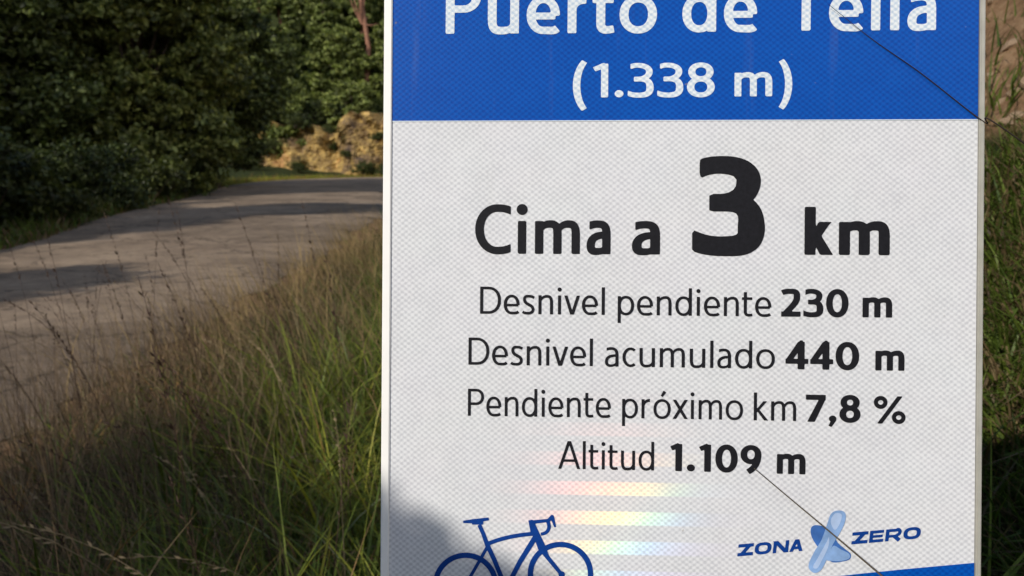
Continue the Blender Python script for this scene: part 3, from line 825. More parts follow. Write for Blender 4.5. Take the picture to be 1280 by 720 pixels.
tag(link('ground', mesh_np('ground', np.stack([GX.ravel(), GY.ravel(), GZ.ravel()], 1), GF, M_ground, True, tint)), kind='structure')

# road sheet following the centre line, slightly crowned, with ragged edges
rp_, rn = smooth_path(ROAD, 26), None
T_ = np.gradient(rp_, axis=0); T_ /= np.linalg.norm(T_, axis=1)[:, None]
N_ = np.stack([T_[:, 1], -T_[:, 0]], 1)
cols_ = np.linspace(-1, 1, 29)
hw = 2.75 + widen(rp_[:, 0], rp_[:, 1])
RV = []
for i in range(len(rp_)):
    for c in cols_:
        e = 0.0
        if abs(c) > 0.99: e = 0.6 * float(fbm(rp_[i, 0] * 2.5 + c * 50, rp_[i, 1] * 2.5, 41))
        q = rp_[i] + N_[i] * c * (hw[i] + e)
        z = 0.012 + 0.05 * (1 - c * c) + 0.015 * float(fbm(q[0] * 0.6, q[1] * 0.6, 12)) - (0.05 if abs(c) > 0.99 else 0)
        RV.append((q[0], q[1], z))
k = len(cols_); ii = np.arange(len(RV)).reshape(-1, k)
RF = np.stack([ii[:-1, :-1].ravel(), ii[:-1, 1:].ravel(), ii[1:, 1:].ravel(), ii[1:, :-1].ravel()], 1)
m, n, l, p = new_mat('worn_asphalt')
n1 = noise(n, l, 0.7, 6, 0.6); n2 = noise(n, l, 60, 5, 0.75); n3 = noise(n, l, 5, 6, 0.7)
c1 = ramp(n, [(0.3, (0.28, 0.215, 0.155)), (0.55, (0.39, 0.305, 0.22)), (0.8, (0.49, 0.385, 0.28))]); l.new(n1.outputs[0], c1.inputs[0])
c2 = ramp(n, [(0.3, (0.55, 0.53, 0.52)), (0.7, (1.25, 1.22, 1.2))]); l.new(n2.outputs[0], c2.inputs[0])
c3 = ramp(n, [(0.35, (0.72, 0.70, 0.70)), (0.6, (1.08, 1.06, 1.02))]); l.new(n3.outputs[0], c3.inputs[0])
l.new(mixc(n, l, 1.0, mixc(n, l, 1.0, c1.outputs[0], c2.outputs[0], 'MULTIPLY'), c3.outputs[0], 'MULTIPLY'), p.inputs['Base Color'])
p.inputs['Roughness'].default_value = 0.85; p.inputs['Specular IOR Level'].default_value = 0.25
vor = n.new('ShaderNodeTexVoronoi'); vor.feature = 'DISTANCE_TO_EDGE'; vor.inputs['Scale'].default_value = 0.55
wv = noise(n, l, 1.6, 5, 0.7)
tcr = n.new('ShaderNodeTexCoord'); va = n.new('ShaderNodeVectorMath'); va.operation = 'MULTIPLY_ADD'
va.inputs[1].default_value = (0.9, 0.9, 0.9); l.new(wv.outputs['Color'], va.inputs[0]); l.new(tcr.outputs['Object'], va.inputs[2]); l.new(va.outputs[0], vor.inputs['Vector'])
crk = n.new('ShaderNodeMapRange'); crk.inputs[1].default_value = 0.004; crk.inputs[2].default_value = 0.02; crk.inputs[3].default_value = 0.45; l.new(vor.outputs['Distance'], crk.inputs[0])
pt = noise(n, l, 0.28, 4, 0.5); ptr = n.new('ShaderNodeMapRange'); ptr.inputs[1].default_value = 0.48; ptr.inputs[2].default_value = 0.52; ptr.inputs[3].default_value = 0.80; ptr.inputs[4].default_value = 1.05; l.new(pt.outputs[0], ptr.inputs[0])
cx_ = n.new('ShaderNodeCombineXYZ'); mm_ = math_n(n, l, 'MULTIPLY', crk.outputs[0], ptr.outputs[0]); [l.new(mm_, cx_.inputs[i]) for i in range(3)]
old = p.inputs['Base Color'].links[0].from_socket
l.new(mixc(n, l, 1.0, old, cx_.outputs[0], 'MULTIPLY'), p.inputs['Base Color'])
bp = n.new('ShaderNodeBump'); bp.inputs['Strength'].default_value = 1.0; bp.inputs['Distance'].default_value = 0.02
l.new(n2.outputs[0], bp.inputs['Height']); l.new(bp.outputs[0], p.inputs['Normal'])
tag(link('road', mesh_np('road', RV, RF, m, True)), kind='structure')

# gravel along the near road edge
def scatter_stones(num, x0, x1, y0, y1, smin, smax, keep):
    base = np.array([(1, 0, 0), (-1, 0, 0), (0, 1, 0), (0, -1, 0), (0, 0, 0.7), (0, 0, -0.5)], float)
    bf = np.array([(0, 2, 4), (2, 1, 4), (1, 3, 4), (3, 0, 4), (2, 0, 5), (1, 2, 5), (3, 1, 5), (0, 3, 5)])
    X = rng.uniform(x0, x1, num); Y = rng.uniform(y0, y1, num); L_ = lateral(X, Y)
    k_ = keep(X, Y, L_); X, Y = X[k_], Y[k_]; Z = ground_z(X, Y); m_ = len(X)
    sc = smin + (smax - smin) * rng.random(m_) ** 3
    V = base[None] * rng.uniform(0.6, 1.3, (m_, 6, 1)) * sc[:, None, None]
    a = rng.uniform(0, 6.28, m_); ca, sa = np.cos(a), np.sin(a)
    Vx = V[..., 0] * ca[:, None] - V[..., 1] * sa[:, None]; Vy = V[..., 0] * sa[:, None] + V[..., 1] * ca[:, None]
    V = np.stack([Vx + X[:, None], Vy + Y[:, None], V[..., 2] + Z[:, None] + sc[:, None] * 0.2], 2).reshape(-1, 3)
    F = (bf[None] + (np.arange(m_) * 6)[:, None, None]).reshape(-1, 3)
    return V, F
gv, gf = scatter_stones(6000, -4.0, -1.0, 0.5, 12, 0.004, 0.022, lambda x, y, s_: (s_ > 2.55) & (s_ < 3.6))
M_stone = simple('pale_stone', (0.20, 0.155, 0.12), 0.9, 0, 0.45, 25, 0.4)
tag(link('gravel', mesh_np('gravel', gv, gf, M_stone)), 'loose pale gravel on the shoulder between the road and the tall grass', 'gravel', kind='stuff')

# ================================================================ GRASS
def blades(X, Y, H, W, lean, az, curl, cols, segs=4, Z=None):
    m_ = len(X); Z = ground_z(X, Y) - 0.02 if Z is None else Z
    t = np.linspace(0, 1, segs + 1)
    dx, dy = np.cos(az), np.sin(az)
    px_, py_ = -dy, dx
    out = np.zeros((m_, segs + 1, 2, 3))
    ang = lean[:, None] + curl[:, None] * t[None] ** 1.3
    step = H[:, None] / segs
    r = np.cumsum(np.concatenate([np.zeros((m_, 1)), np.sin(ang[:, 1:]) * step], 1), 1)
    z = np.cumsum(np.concatenate([np.zeros((m_, 1)), np.cos(ang[:, 1:]) * step], 1), 1)
    wd = W[:, None] * (1 - t[None] ** 1.6) * 0.5 + 0.0003
    face = rng.uniform(-0.9, 0.9, m_)
    ax, ay = px_ * np.cos(face) + dx * np.sin(face), py_ * np.cos(face) + dy * np.sin(face)
    for sgn, k_ in ((-1, 0), (1, 1)):
        out[:, :, k_, 0] = X[:, None] + dx[:, None] * r + sgn * ax[:, None] * wd
        out[:, :, k_, 1] = Y[:, None] + dy[:, None] * r + sgn * ay[:, None] * wd
        out[:, :, k_, 2] = Z[:, None] + z
    V = out.reshape(-1, 3)
    q = np.array([(2 * i, 2 * i + 1, 2 * i + 3, 2 * i + 2) for i in range(segs)])
    F = (q[None] + (np.arange(m_) * (segs + 1) * 2)[:, None, None]).reshape(-1, 4)
    C_ = np.repeat(cols, (segs + 1) * 2, 0)
    return V, F, C_

def grass_colors(m_, dry, lush=0.5):
    """dry, lush: arrays 0..1"""
    g1 = np.array([0.045, 0.09, 0.014]); g2 = np.array([0.145, 0.19, 0.03]); d1 = np.array([0.23, 0.165, 0.08]); d2 = np.array([0.085, 0.055, 0.03])
    u = rng.random((m_, 1)); lush = np.asarray(lush).reshape(-1, 1) if np.ndim(lush) else lush
    g = g1 + (g2 - g1) * np.clip(u * 0.7 + lush * 0.5, 0, 1.2)
    d = d2 + (d1 - d2) * rng.random((m_, 1)) ** 0.8
    isd = (rng.random(m_) < dry)[:, None]
    return np.where(isd, d, g) * rng.uniform(0.75, 1.2, (m_, 1))

# clumped density on the verge between the shoulder and the bank
def verge(num, y0, y1, hs, wd, x0=-3.7, x1=0.9, clump=0.5, seg=4):
    X = rng.uniform(x0, x1, num); Y = y0 + (y1 - y0) * rng.random(num) ** 1.0
    L_ = lateral(X, Y)
    dens = sstep(2.55, 3.2, L_ + 0.7 * fbm(X * 1.6, Y * 1.6, 51)) * (0.35 + 0.65 * sstep(-clump * 0.25, 0.2, fbm(X * 3, Y * 3, 52)))
    vis = (X < 0.56 * Y + 0.5)
    k_ = (rng.random(num) < dens) & vis
    X, Y, L_ = X[k_], Y[k_], L_[k_]; m_ = len(X)
    hfac = 0.45 + 0.55 * sstep(3.2, 4.6, L_ + 0.4 * fbm(X * 1.1, Y * 1.1, 53))
    H = hs * hfac * rng.uniform(0.45, 1.15, m_)
    dry = np.clip(0.80 - 0.62 * sstep(3.6, 4.9, L_ + 0.8 * fbm(X * 0.8, Y * 0.8, 54)), 0.06, 0.8)
    lush = sstep(3.9, 5.0, L_)
    az = rng.uniform(0, 6.28, m_)
    # most blades lean to the left and forward like the wind pressed grass
    lead = rng.random(m_) < 0.35; az = np.where(lead, rng.normal(2.6, 0.7, m_), az)
    return blades(X, Y, H, wd * rng.uniform(0.6, 1.4, m_), rng.uniform(0.02, 0.35, m_), az, rng.uniform(0.3, 2.6, m_), grass_colors(m_, dry, lush), seg)
def cat3(*a):
    V = []; F = []; C_ = []; o = 0
    for v, f, c in a:
        V.append(v); F.append(f + o); C_.append(c); o += len(v)
    return np.concatenate(V), np.concatenate(F), np.concatenate(C_)
def tufts(num, per, y0, y1, length, wd, seg=6, x0=-3.5, x1=0.9):
    X = rng.uniform(x0, x1, num); Y = y0 + (y1 - y0) * rng.random(num)
    L_ = lateral(X, Y)
    k_ = (L_ > 3.15 + 0.5 * fbm(X * 1.6, Y * 1.6, 51)) & (X < 0.56 * Y + 0.5) & (rng.random(num) < 0.22 + 0.78 * sstep(3.5, 4.8, L_))
    X, Y, L_ = X[k_], Y[k_], L_[k_]; m_ = len(X)
    size = rng.uniform(0.45, 1.15, m_) * (0.5 + 0.5 * sstep(3.3, 4.6, L_)); tone = rng.uniform(0.6, 1.45, m_); yel = rng.random(m_) ** 2
    i_ = np.repeat(np.arange(m_), per); q = len(i_)
    az = rng.uniform(0, 6.28, q); az = np.where(rng.random(q) < 0.25, rng.normal(2.7, 0.6, q), az)
    rad = 0.10 * np.sqrt(rng.random(q)) * size[i_]
    bx, by = X[i_] + np.cos(az) * rad, Y[i_] + np.sin(az) * rad
    H = length * size[i_] * rng.uniform(0.5, 1.2, q)
    dry = 0.60 - 0.50 * sstep(3.4, 4.6, L_)[i_]
    base = grass_colors(q, dry, sstep(3.7, 5.0, L_)[i_]) * tone[i_][:, None]
    base = base * (1 + yel[i_][:, None] * np.array([[0.75, 0.30, -0.1]]))
    return blades(bx, by, H, wd * rng.uniform(0.5, 1.5, q), rng.uniform(0.05, 0.85, q), az, rng.uniform(0.5, 2.4, q), base, seg)
V, F, C_ = cat3(tufts(720, 62, 1.2, 5.5, 0.80, 0.0105), tufts(700, 34, 5.5, 13, 0.78, 0.012, 4, -4.5, 3.0), verge(22000, 1.2, 5.5, 0.5, 0.005), verge(22000, 5.5, 13, 0.6, 0.009), verge(16000, 13, 30, 0.7, 0.02, x0=-8, x1=4, seg=3))
tag(link('tall_grass', mesh_np('tall_grass', V, F, M_grass, False, C_)), 'tall tangled green and dry grass on the verge left of the sign', 'grass', kind='stuff')
# golden seed grass further along the verge
num = 11000
Y = rng.uniform(4.5, 17, num); X = rng.uniform(-4.6, 1.5, num); L_ = lateral(X, Y)
k_ = (L_ > 2.9) & (rng.random(num) < (0.25 + 0.75 * sstep(-0.1, 0.15, fbm(X * 1.3, Y * 1.3, 91)))); X, Y = X[k_], Y[k_]; m_ = len(X)
gz = blades(X, Y, rng.uniform(0.5, 1.0, m_), rng.uniform(0.003, 0.007, m_), rng.uniform(0.05, 0.6, m_), rng.normal(2.8, 0.9, m_), rng.uniform(0.2, 1.5, m_), np.array([[0.30, 0.21, 0.09]]) * rng.uniform(0.4, 1.3, (m_, 1)), 4)
tag(link('golden_grass', mesh_np('golden_grass', *gz[:2], M_stalk, False, gz[2])), 'straw coloured seed grass standing further along the verge', 'dry grass', kind='stuff')
# haze of fine dry stems along the road side of the verge
num = 7000
Y = rng.uniform(1.3, 7, num); X = -Y * rng.uniform(0.12, 0.75, num); L_ = lateral(X, Y)
k_ = (L_ > 2.8) & (rng.random(num) < 1.15 - sstep(3.8, 5.0, L_)); X, Y = X[k_], Y[k_]; m_ = len(X)
hz = blades(X, Y, rng.uniform(0.25, 0.85, m_), rng.uniform(0.0015, 0.003, m_), rng.uniform(0.0, 0.3, m_), rng.normal(2.4, 1.0, m_), rng.uniform(0.1, 1.3, m_), np.array([[0.17, 0.115, 0.065]]) * rng.uniform(0.25, 1.5, (m_, 1)), 4)
tag(link('dry_grass', mesh_np('dry_grass', *hz[:2], M_stalk, False, hz[2])), 'fine reddish brown dry stems matted along the road side of the verge', 'dry grass', kind='stuff')
# grass on the bank to the right
num = 60000
Y = 0.6 + 7.4 * rng.random(num) ** 1.4; X = Y * rng.uniform(0.45, 0.95, num)
n2_ = 130000
X = np.concatenate([X, rng.uniform(-0.2, 9, n2_)]); Y = np.concatenate([Y, rng.uniform(-1.5, 13, n2_)]); Z = ground_z(X, Y)
k_ = (lateral(X, Y) > 4.6) & (rng.random(len(X)) < (1 - sstep(1.20, 1.85, Z + 0.5 * fbm(X * 0.9, Y * 0.9, 61)) * 0.93 * (1 - 0.8 * sstep(0.0, 0.2, fbm(X * 0.6, Y * 0.6, 66)) * (X < 0.55 * Y)))) & (Y + X > 0.4)
X, Y, Z = X[k_], Y[k_], Z[k_]; m_ = len(X)
b1 = blades(X, Y, rng.uniform(0.07, 0.32, m_), rng.uniform(0.005, 0.012, m_), rng.uniform(0.0, 0.5, m_), rng.uniform(0, 6.28, m_), rng.uniform(0.3, 1.8, m_), grass_colors(m_, np.full(m_, 0.42), 0.45), 3)
tag(link('bank_grass', mesh_np('bank_grass', *b1[:2], M_grass, False, b1[2])), 'short mixed grass covering the earth bank right of the sign', 'grass', kind='stuff')
# low growth along the far left road edge
num = 60000
i_ = rng.integers(0, len(rp_) - 1, num)
off = -(hw[i_] + 0.1 + rng.gamma(1.6, 0.9, num))
X = rp_[i_, 0] + N_[i_, 0] * off + rng.normal(0, 0.15, num); Y = rp_[i_, 1] + N_[i_, 1] * off + rng.normal(0, 0.3, num)
k_ = (Y > 9) & (Y < 78) & (X < 2); X, Y = X[k_], Y[k_]; m_ = len(X)
b2 = blades(X, Y, rng.uniform(0.15, 0.65, m_), rng.uniform(0.018, 0.04, m_), rng.uniform(0, 0.5, m_), rng.uniform(0, 6.28, m_), rng.uniform(0.2, 1.3, m_), grass_colors(m_, np.full(m_, 0.35), 0.3 + 0.9 * sstep(38, 50, Y)) * (1 + sstep(36, 50, Y)[:, None] * np.array([[1.0, 0.6, 0.2]])), 2)  # far end lightened and yellowed: sunshine put into the blade colour
tag(link('verge_grass', mesh_np('verge_grass', *b2[:2], M_grass, False, b2[2])), 'rough grass edging the far left side of the road', 'grass', kind='stuff')

# thin dry flowering stalks
def stalk_mesh(name, Hh, lean, curl, heads, r0=0.0018, spread=0.021, scol=(0.05, 0.03, 0.022)):
    n_ = 12; t = np.linspace(0, 1, n_)
    ang = lean + curl * t ** 1.5; st = Hh / (n_ - 1)
    x = np.concatenate([[0], np.cumsum(np.sin(ang[1:]) * st)]); z = np.concatenate([[0], np.cumsum(np.cos(ang[1:]) * st)])
    pts = np.stack([x, 0.01 * np.sin(t * 5), z], 1)
    V, F = tube(name, pts, list(r0 * (1 - 0.72 * t)), None, sides=4)
    V, F = [V], [F]; o = len(V[0])
    for k_ in range(heads):       # spikelets near the tip
        tt = 1 - 0.28 * rng.random(); j = tt * (n_ - 1); j0 = int(min(j, n_ - 2)); P = pts[j0] + (pts[j0 + 1] - pts[j0]) * (j - j0)
        a = rng.uniform(0, 6.28); L_ = rng.uniform(0.4, 1.0) * spread
        d = np.array([math.cos(a) * 0.6 + math.sin(ang[-1]), math.sin(a) * 0.6, math.cos(ang[-1]) * 1.0]); d /= np.linalg.norm(d)
        s_ = np.cross(d, (0.3, 0.5, 0.8)); s_ /= np.linalg.norm(s_); wd = L_ * 0.13
        V.append(np.array([P, P + d * L_ * 0.5 + s_ * wd, P + d * L_, P + d * L_ * 0.5 - s_ * wd])); F.append(np.array([(0, 1, 2, 3)]) + o); o += 4
    V = np.concatenate(V); F = np.concatenate(F)
    c = np.tile(np.array(scol), (len(V), 1)) * rng.uniform(0.7, 1.4, (len(V), 1))
    return mesh_np(name, V, F, M_stalk, False, c)
variants = [stalk_mesh('grass_stalk', h_, le, cu, hd, scol=(0.24, 0.18, 0.10) if hd in (14, 18) else (0.06, 0.035, 0.024)) for h_, le, cu, hd in ((0.95, 0.05, 0.5, 26), (0.85, 0.12, 0.9, 22), (1.05, 0.03, 0.25, 30), (0.8, 0.2, 0.7, 14), (0.9, 0.1, 1.2, 18))]
for i in range(150):
    Y = 1.5 + 3.6 * rng.random(); X = -Y * rng.uniform(0.20, 0.66)
    while lateral(X, Y) < 2.9: X += 0.1
    o = link('grass_stalk', variants[i % 5])
    o.location = (X, Y, float(ground_z(X, Y)) - 0.02)
    o.rotation_euler = (0, rng.uniform(-0.08, 0.08), rng.normal(math.pi, 0.9)); o.scale = (rng.uniform(0.75, 1.3),) * 3
    tag(o, *((('pale straw coloured grass stalk rising from the verge in front of the road', 'grass stalk', 'pale grass stalks standing on the verge') if i % 5 in (3, 4) else ('thin dark brown grass stalk rising from the verge in front of the road', 'grass stalk', 'dark grass stalks standing on the verge'))))
# two stalks bending in front of the panel
def world_on(px, py, gap):
    u, v = plane_pt(px, py); return sign_rot @ Vector((u, -gap, v)) + SLOC + Vector((0, 0, CAM_Z))
def front_stalk(pts3, r0, label, col):
    P = smooth_path(np.array([tuple(p_) for p_ in pts3]), 8)
    t = np.linspace(0, 1, len(P))
    V, F = tube('grass_stalk', P, list(r0 * (1 - 0.78 * t)), None, sides=6)
    o = link('grass_stalk', mesh_np('grass_stalk', V - P[0], F, M_stalk, True, np.tile(np.array(col), (len(V), 1))))
    o.location = P[0]
    return tag(o, label, 'grass stalk', 'long stalks leaning across the sign')
g = lambda x, y: Vector((x, y, float(ground_z(x, y)) - 0.02))
front_stalk([g(1.30, 0.62), (0.98, 0.62, 1.10), (0.68, 0.64, 1.325), world_on(1262, 177, 0.012), world_on(1228, 153, 0.0022), world_on(1150, 92, 0.0015), world_on(1090, 50, 0.0013), world_on(1034, 8, 0.004)], 0.00085, 'long thin dark stalk crossing the upper right corner of the blue field', (0.035, 0.026, 0.022))
front_stalk([g(0.72, 0.60), (0.52, 0.58, 0.90), (0.36, 0.60, 1.13), world_on(1140, 752, 0.006), world_on(1100, 718, 0.004), world_on(1040, 667, 0.0015), world_on(985, 621, 0.0015), world_on(941, 584, 0.004)], 0.0015, 'straight grey brown stalk crossing the X mark at the bottom of the sign', (0.11, 0.09, 0.065))
# a few pale arching blades in the grass near the sign
pale = [((-0.10, 1.75), 0.72, 2.9, 0.25, 1.5), ((-0.30, 2.0), 0.7, 2.4, 0.1, 1.3), ((-0.2, 1.6), 0.6, 3.3, 0.3, 1.7), ((-0.95, 1.9), 0.5, 0.6, 0.4, 1.2), ((-0.5, 2.3), 0.8, 2.8, 0.2, 1.4), ((-0.7, 2.6), 0.8, 0.2, 0.1, 1.5)]
for (x, y), h_, az, le, cu in pale:
    v, f, c = blades(np.array([x]), np.array([y]), np.array([h_]), np.array([0.013]), np.array([le]), np.array([az]), np.array([cu]), np.array([[0.28, 0.30, 0.15]]), 10)
    o0 = v.mean(0) * 0; o0[:] = (x, y, float(ground_z(x, y)))
    o = link('arching_grass', mesh_np('grass_blade', v - o0, f, M_grass, True, c)); o.location = o0
    tag(o, 'pale arching grass blade above the dark green tussock beside the sign', 'grass', 'pale arching blades beside the sign')

# ================================================================ STONES IN THE BANK
def stone_mesh(seed, n_=2):
    bm = bmesh.new(); bmesh.ops.create_icosphere(bm, subdivisions=n_, radius=1)
    r_ = random.Random(seed)
    cuts = [(Vector((r_.uniform(-1, 1), r_.uniform(-1, 1), r_.uniform(-1, 1))).normalized(), r_.uniform(0.55, 0.8)) for _ in range(9)]
    for v in bm.verts:
        for nrm, d in cuts:
            q = v.co.dot(nrm)
            if q > d: v.co -= nrm * (q - d)
        v.co.z *= 0.7
    me = bpy.data.meshes.new('stone'); bm.to_mesh(me); bm.free(); me.materials.append(M_bankstone); return me
M_bankstone = simple('bank_stone', (0.31, 0.215, 0.135), 0.9, 0, 0.35, 9, 0.5)
sv = [stone_mesh(s_) for s_ in range(4)]
rs = random.Random(5)
for i in range(20):
    px_ = rs.uniform(1238, 1330); py_ = rs.uniform(-40, 160)
    d = (_f + _r * ((px_ - 640) / 996) + _u * ((360 - py_) / 996))
    t = 0.5
    while t < 12 and CAM_Z + d.z * t > float(ground_z(d.x * t, d.y * t)): t += 0.03
    o = link('stone', sv[i % 4]); o.location = (d.x * t, d.y * t, CAM_Z + d.z * t)
    s_ = rs.uniform(0.015, 0.055) * (1 + (t - 3) * 0.15)
    o.scale = (s_ * rs.uniform(0.8, 1.5), s_, s_ * rs.uniform(0.6, 1.0)); o.rotation_euler = (rs.uniform(-0.6, 0.6), rs.uniform(-0.6, 0.6), rs.uniform(0, 6))
    tag(o, 'weathered ochre stone sticking out of the bare earth bank above the grass', 'stone', 'stones in the earth bank')

# ================================================================ ROCK FACE AT THE BEND
nxr, nzr = 190, 64
RX, RT = np.meshgrid(np.linspace(-34, 14, nxr), np.linspace(0, 1, nzr))
top = 6.3 + 5.0 * fbm(RX * 0.22, RX * 0, 71)
Zr = -0.4 + RT * top
base = far_wall(RX)
ridge = np.abs(fbm(RX * 0.30 + Zr * 0.10, Zr * 0.08, 72, 5)) * 6.0
blocky = np.floor(fbm(RX * 0.8 + Zr * 0.5, Zr * 0.6 - RX * 0.2, 73, 4) * 12) / 12 * 2.6
Yr = base - 1.0 + RT * 2.3 + ridge - blocky + fbm(RX * 2.2, Zr * 2.2, 74) * 0.7
ii = np.arange(nxr * nzr).reshape(nzr, nxr)
FR = np.stack([ii[:-1, :-1].ravel(), ii[:-1, 1:].ravel(), ii[1:, 1:].ravel(), ii[1:, :-1].ravel()], 1)
# last row folds back into the hill
Yr[-1] += 6; Zr[-1] -= 0.3
m, n, l, p = new_mat('ochre_rock')
r1 = noise(n, l, 0.35, 8, 0.65); r2 = noise(n, l, 2.5, 8, 0.7)
c1 = ramp(n, [(0.34, (0.10, 0.07, 0.07)), (0.44, (0.30, 0.20, 0.09)), (0.54, (0.58, 0.40, 0.13)), (0.68, (0.62, 0.34, 0.16))]); l.new(r1.outputs[0], c1.inputs[0])  # dark purplish stops put the relief's shadows into the colour
c2 = ramp(n, [(0.3, (0.45, 0.42, 0.45)), (0.6, (1.1, 1.1, 1.05))]); l.new(r2.outputs[0], c2.inputs[0])
l.new(mixc(n, l, 1.0, c1.outputs[0], c2.outputs[0], 'MULTIPLY'), p.inputs['Base Color']); p.inputs['Roughness'].default_value = 0.95
bp = n.new('ShaderNodeBump'); bp.inputs['Strength'].default_value = 1.0; bp.inputs['Distance'].default_value = 0.3
l.new(r2.outputs[0], bp.inputs['Height']); l.new(bp.outputs[0], p.inputs['Normal'])
tag(link('rock_face', mesh_np('rock_face', np.stack([RX.ravel(), Yr.ravel(), Zr.ravel()], 1), FR, m, False)), kind='structure')

# ================================================================ TREES AND SHRUBS
def leaf_cloud(centres, radii, per, size, cmin, cmax, droop=0.0, clump=0.16, flat=1.0, shell=(0.55, 1.22)):
    """leaves gathered in sprays round each lobe's shell"""
    V = []; C_ = []
    for (cx, cy, cz), r, nl in zip(centres, radii, per):
        ns = max(3, nl // 22)
        d = rng.normal(size=(ns, 3)); d /= np.linalg.norm(d, axis=1)[:, None]
        d[:, 2] = d[:, 2] * 0.8 + 0.12
        rr = r * rng.uniform(*shell, (ns, 1))
        sc = np.array([cx, cy, cz]) + d * rr * np.array([1, 1, flat])
        tone = rng.uniform(0.5, 1.6, (ns, 1))
        idx = rng.integers(0, ns, nl)
        P = sc[idx] + rng.normal(size=(nl, 3)) * clump * r * np.array([1, 1, 0.55]) 
        nrm = rng.normal(size=(nl, 3)) * 0.75 + d[idx] * 0.5 + np.array([0, 0, 0.5]); nrm /= np.linalg.norm(nrm, axis=1)[:, None]
        a = np.cross(nrm, rng.normal(size=(nl, 3))); a /= np.linalg.norm(a, axis=1)[:, None]; b = np.cross(nrm, a)
        s_ = size * rng.uniform(0.6, 1.3, (nl, 1))
        q = np.stack([P - a * s_ * 0.55, P + b * s_ * 0.30 , P + a * s_ * 0.55 - nrm * s_ * 0.15, P - b * s_ * 0.30], 1)
        V.append(q.reshape(-1, 3))
        u = rng.random((nl, 1))
        c = (np.array(cmin) + (np.array(cmax) - np.array(cmin)) * u) * tone[idx]
        C_.append(np.repeat(c, 4, 0))
    V = np.concatenate(V); F = np.arange(len(V)).reshape(-1, 4)
    return V, F, np.concatenate(C_)

def limbs(centres, r0, base_h, trunk_h, sides=8):
    V, F = tube('t', [(0, 0, -0.4), (0.03 * trunk_h, 0, trunk_h * 0.35), (-0.02 * trunk_h, 0.02 * trunk_h, trunk_h * 0.7), (0, 0, trunk_h)], [r0, r0 * 0.8, r0 * 0.5, r0 * 0.15], None, sides=sides)
    Vs, Fs, o = [V], [F], len(V)
    for c in centres:
        c = np.array(c); z0 = min(trunk_h * 0.85, max(base_h, c[2] * 0.55)); s0 = np.array([0, 0, z0]); mid = (s0 + c) / 2 + np.array([0, 0, -0.08 * np.linalg.norm(c - s0)])
        V, F = tube('t', [s0, mid, c], [r0 * 0.35, r0 * 0.2, r0 * 0.06], None, sides=5)
        Vs.append(V); Fs.append(F + o); o += len(V)
    return np.concatenate(Vs), np.concatenate(Fs)

def make_broadleaf(H, R_, lobes, leaves, size, cmin, cmax, seed, low=0.12):
    global rng
    rng = np.random.default_rng(seed)
    cs, rs_ = [], []
    for i in range(lobes):
        t = low + (1 - low) * (i + 0.5) / lobes
        prof = math.sin(math.pi * min(1, (t * 0.80 + 0.12))) ** 0.6
        a = i * 2.4 + rng.uniform(-0.4, 0.4); r = R_ * prof * rng.uniform(0.35, 0.72)
        cs.append((math.cos(a) * r, math.sin(a) * r, H * t * 0.93)); rs_.append(R_ * rng.uniform(0.18, 0.36) * (0.7 + 0.3 * prof))
    tot = sum(x ** 2 for x in rs_); per = [int(leaves * x ** 2 / tot) for x in rs_]
    V, F, C_ = leaf_cloud(cs, rs_, per, size, cmin, cmax)
    tv, tf = limbs(cs, H * 0.022 + 0.03, H * 0.12, H * 0.9)
    return mesh_np('crown', V, F, M_leaf, False, C_), mesh_np('trunk', tv, tf, M_bark, True)

def make_conifer(H, R_, leaves, size, cmin, cmax, seed, bare=0.12, bark=None):
    global rng
    rng = np.random.default_rng(seed)
    cs, rs_ = [], []
    n_ = 34
    for i in range(n_):
        t = bare + (1 - bare) * i / (n_ - 1)
        r = R_ * (1 - (t - bare) / (1 - bare)) ** 0.8 * rng.uniform(0.55, 0.95); a = i * 2.4
        cs.append((math.cos(a) * r * 0.62, math.sin(a) * r * 0.62, H * t)); rs_.append(max(0.25, R_ * 0.36 * (1.15 - t)))
    tot = sum(x ** 1.6 for x in rs_); per = [int(leaves * x ** 1.6 / tot) for x in rs_]
    V, F, C_ = leaf_cloud(cs, rs_, per, size, cmin, cmax, flat=0.5, clump=0.3)
    tv, tf = limbs(cs[::3], H * 0.014 + 0.03, H * bare, H * 0.99)
    return mesh_np('crown', V, F, M_leaf, False, C_), mesh_np('trunk', tv, tf, bark or M_bark, True)

def make_shrub(H, R_, leaves, size, cmin, cmax, seed, lobes=None):
    global rng
    rng = np.random.default_rng(seed)
    cs = [(rng.uniform(-1, 1) * R_ * 0.6, rng.uniform(-1, 1) * R_ * 0.6, H * rng.uniform(0.25, 0.78)) for _ in range(9)]
    rs_ = [R_ * rng.uniform(0.3, 0.5) for _ in cs]
    if lobes: cs, rs_ = [q[:3] for q in lobes], [q[3] for q in lobes]
    ws = [q ** 1.5 for q in rs_]; per = [int(leaves * q / sum(ws)) for q in ws]
    V, F, C_ = leaf_cloud(cs, rs_, per, size, cmin, cmax)
    if lobes:      # leaves fill each lobe, so its outline sets the shadow edge
        c3 = np.repeat(np.array(cs), per, 0); r3 = np.repeat(np.array(rs_), per)[:, None]
        d3 = rng.normal(size=c3.shape); d3 /= np.linalg.norm(d3, axis=1)[:, None]
        Q = V.reshape(-1, 4, 3); Q = Q - Q.mean(1, keepdims=True) + (c3 + d3 * r3 * rng.random((len(c3), 1)) ** 0.45)[:, None]
        V = Q.reshape(-1, 3)
    Vs, Fs, o = [], [], 0
    for c in cs:
        v, f = tube('t', [(c[0] * 0.15, c[1] * 0.15, -0.15), (c[0] * 0.6, c[1] * 0.6, c[2] * 0.5), c], [0.03, 0.02, 0.006], None, sides=5)
        Vs.append(v); Fs.append(f + o); o += len(v)
    return mesh_np('foliage', V, F, M_leaf, False, C_), mesh_np('stem', np.concatenate(Vs), np.concatenate(Fs), M_bark, True)

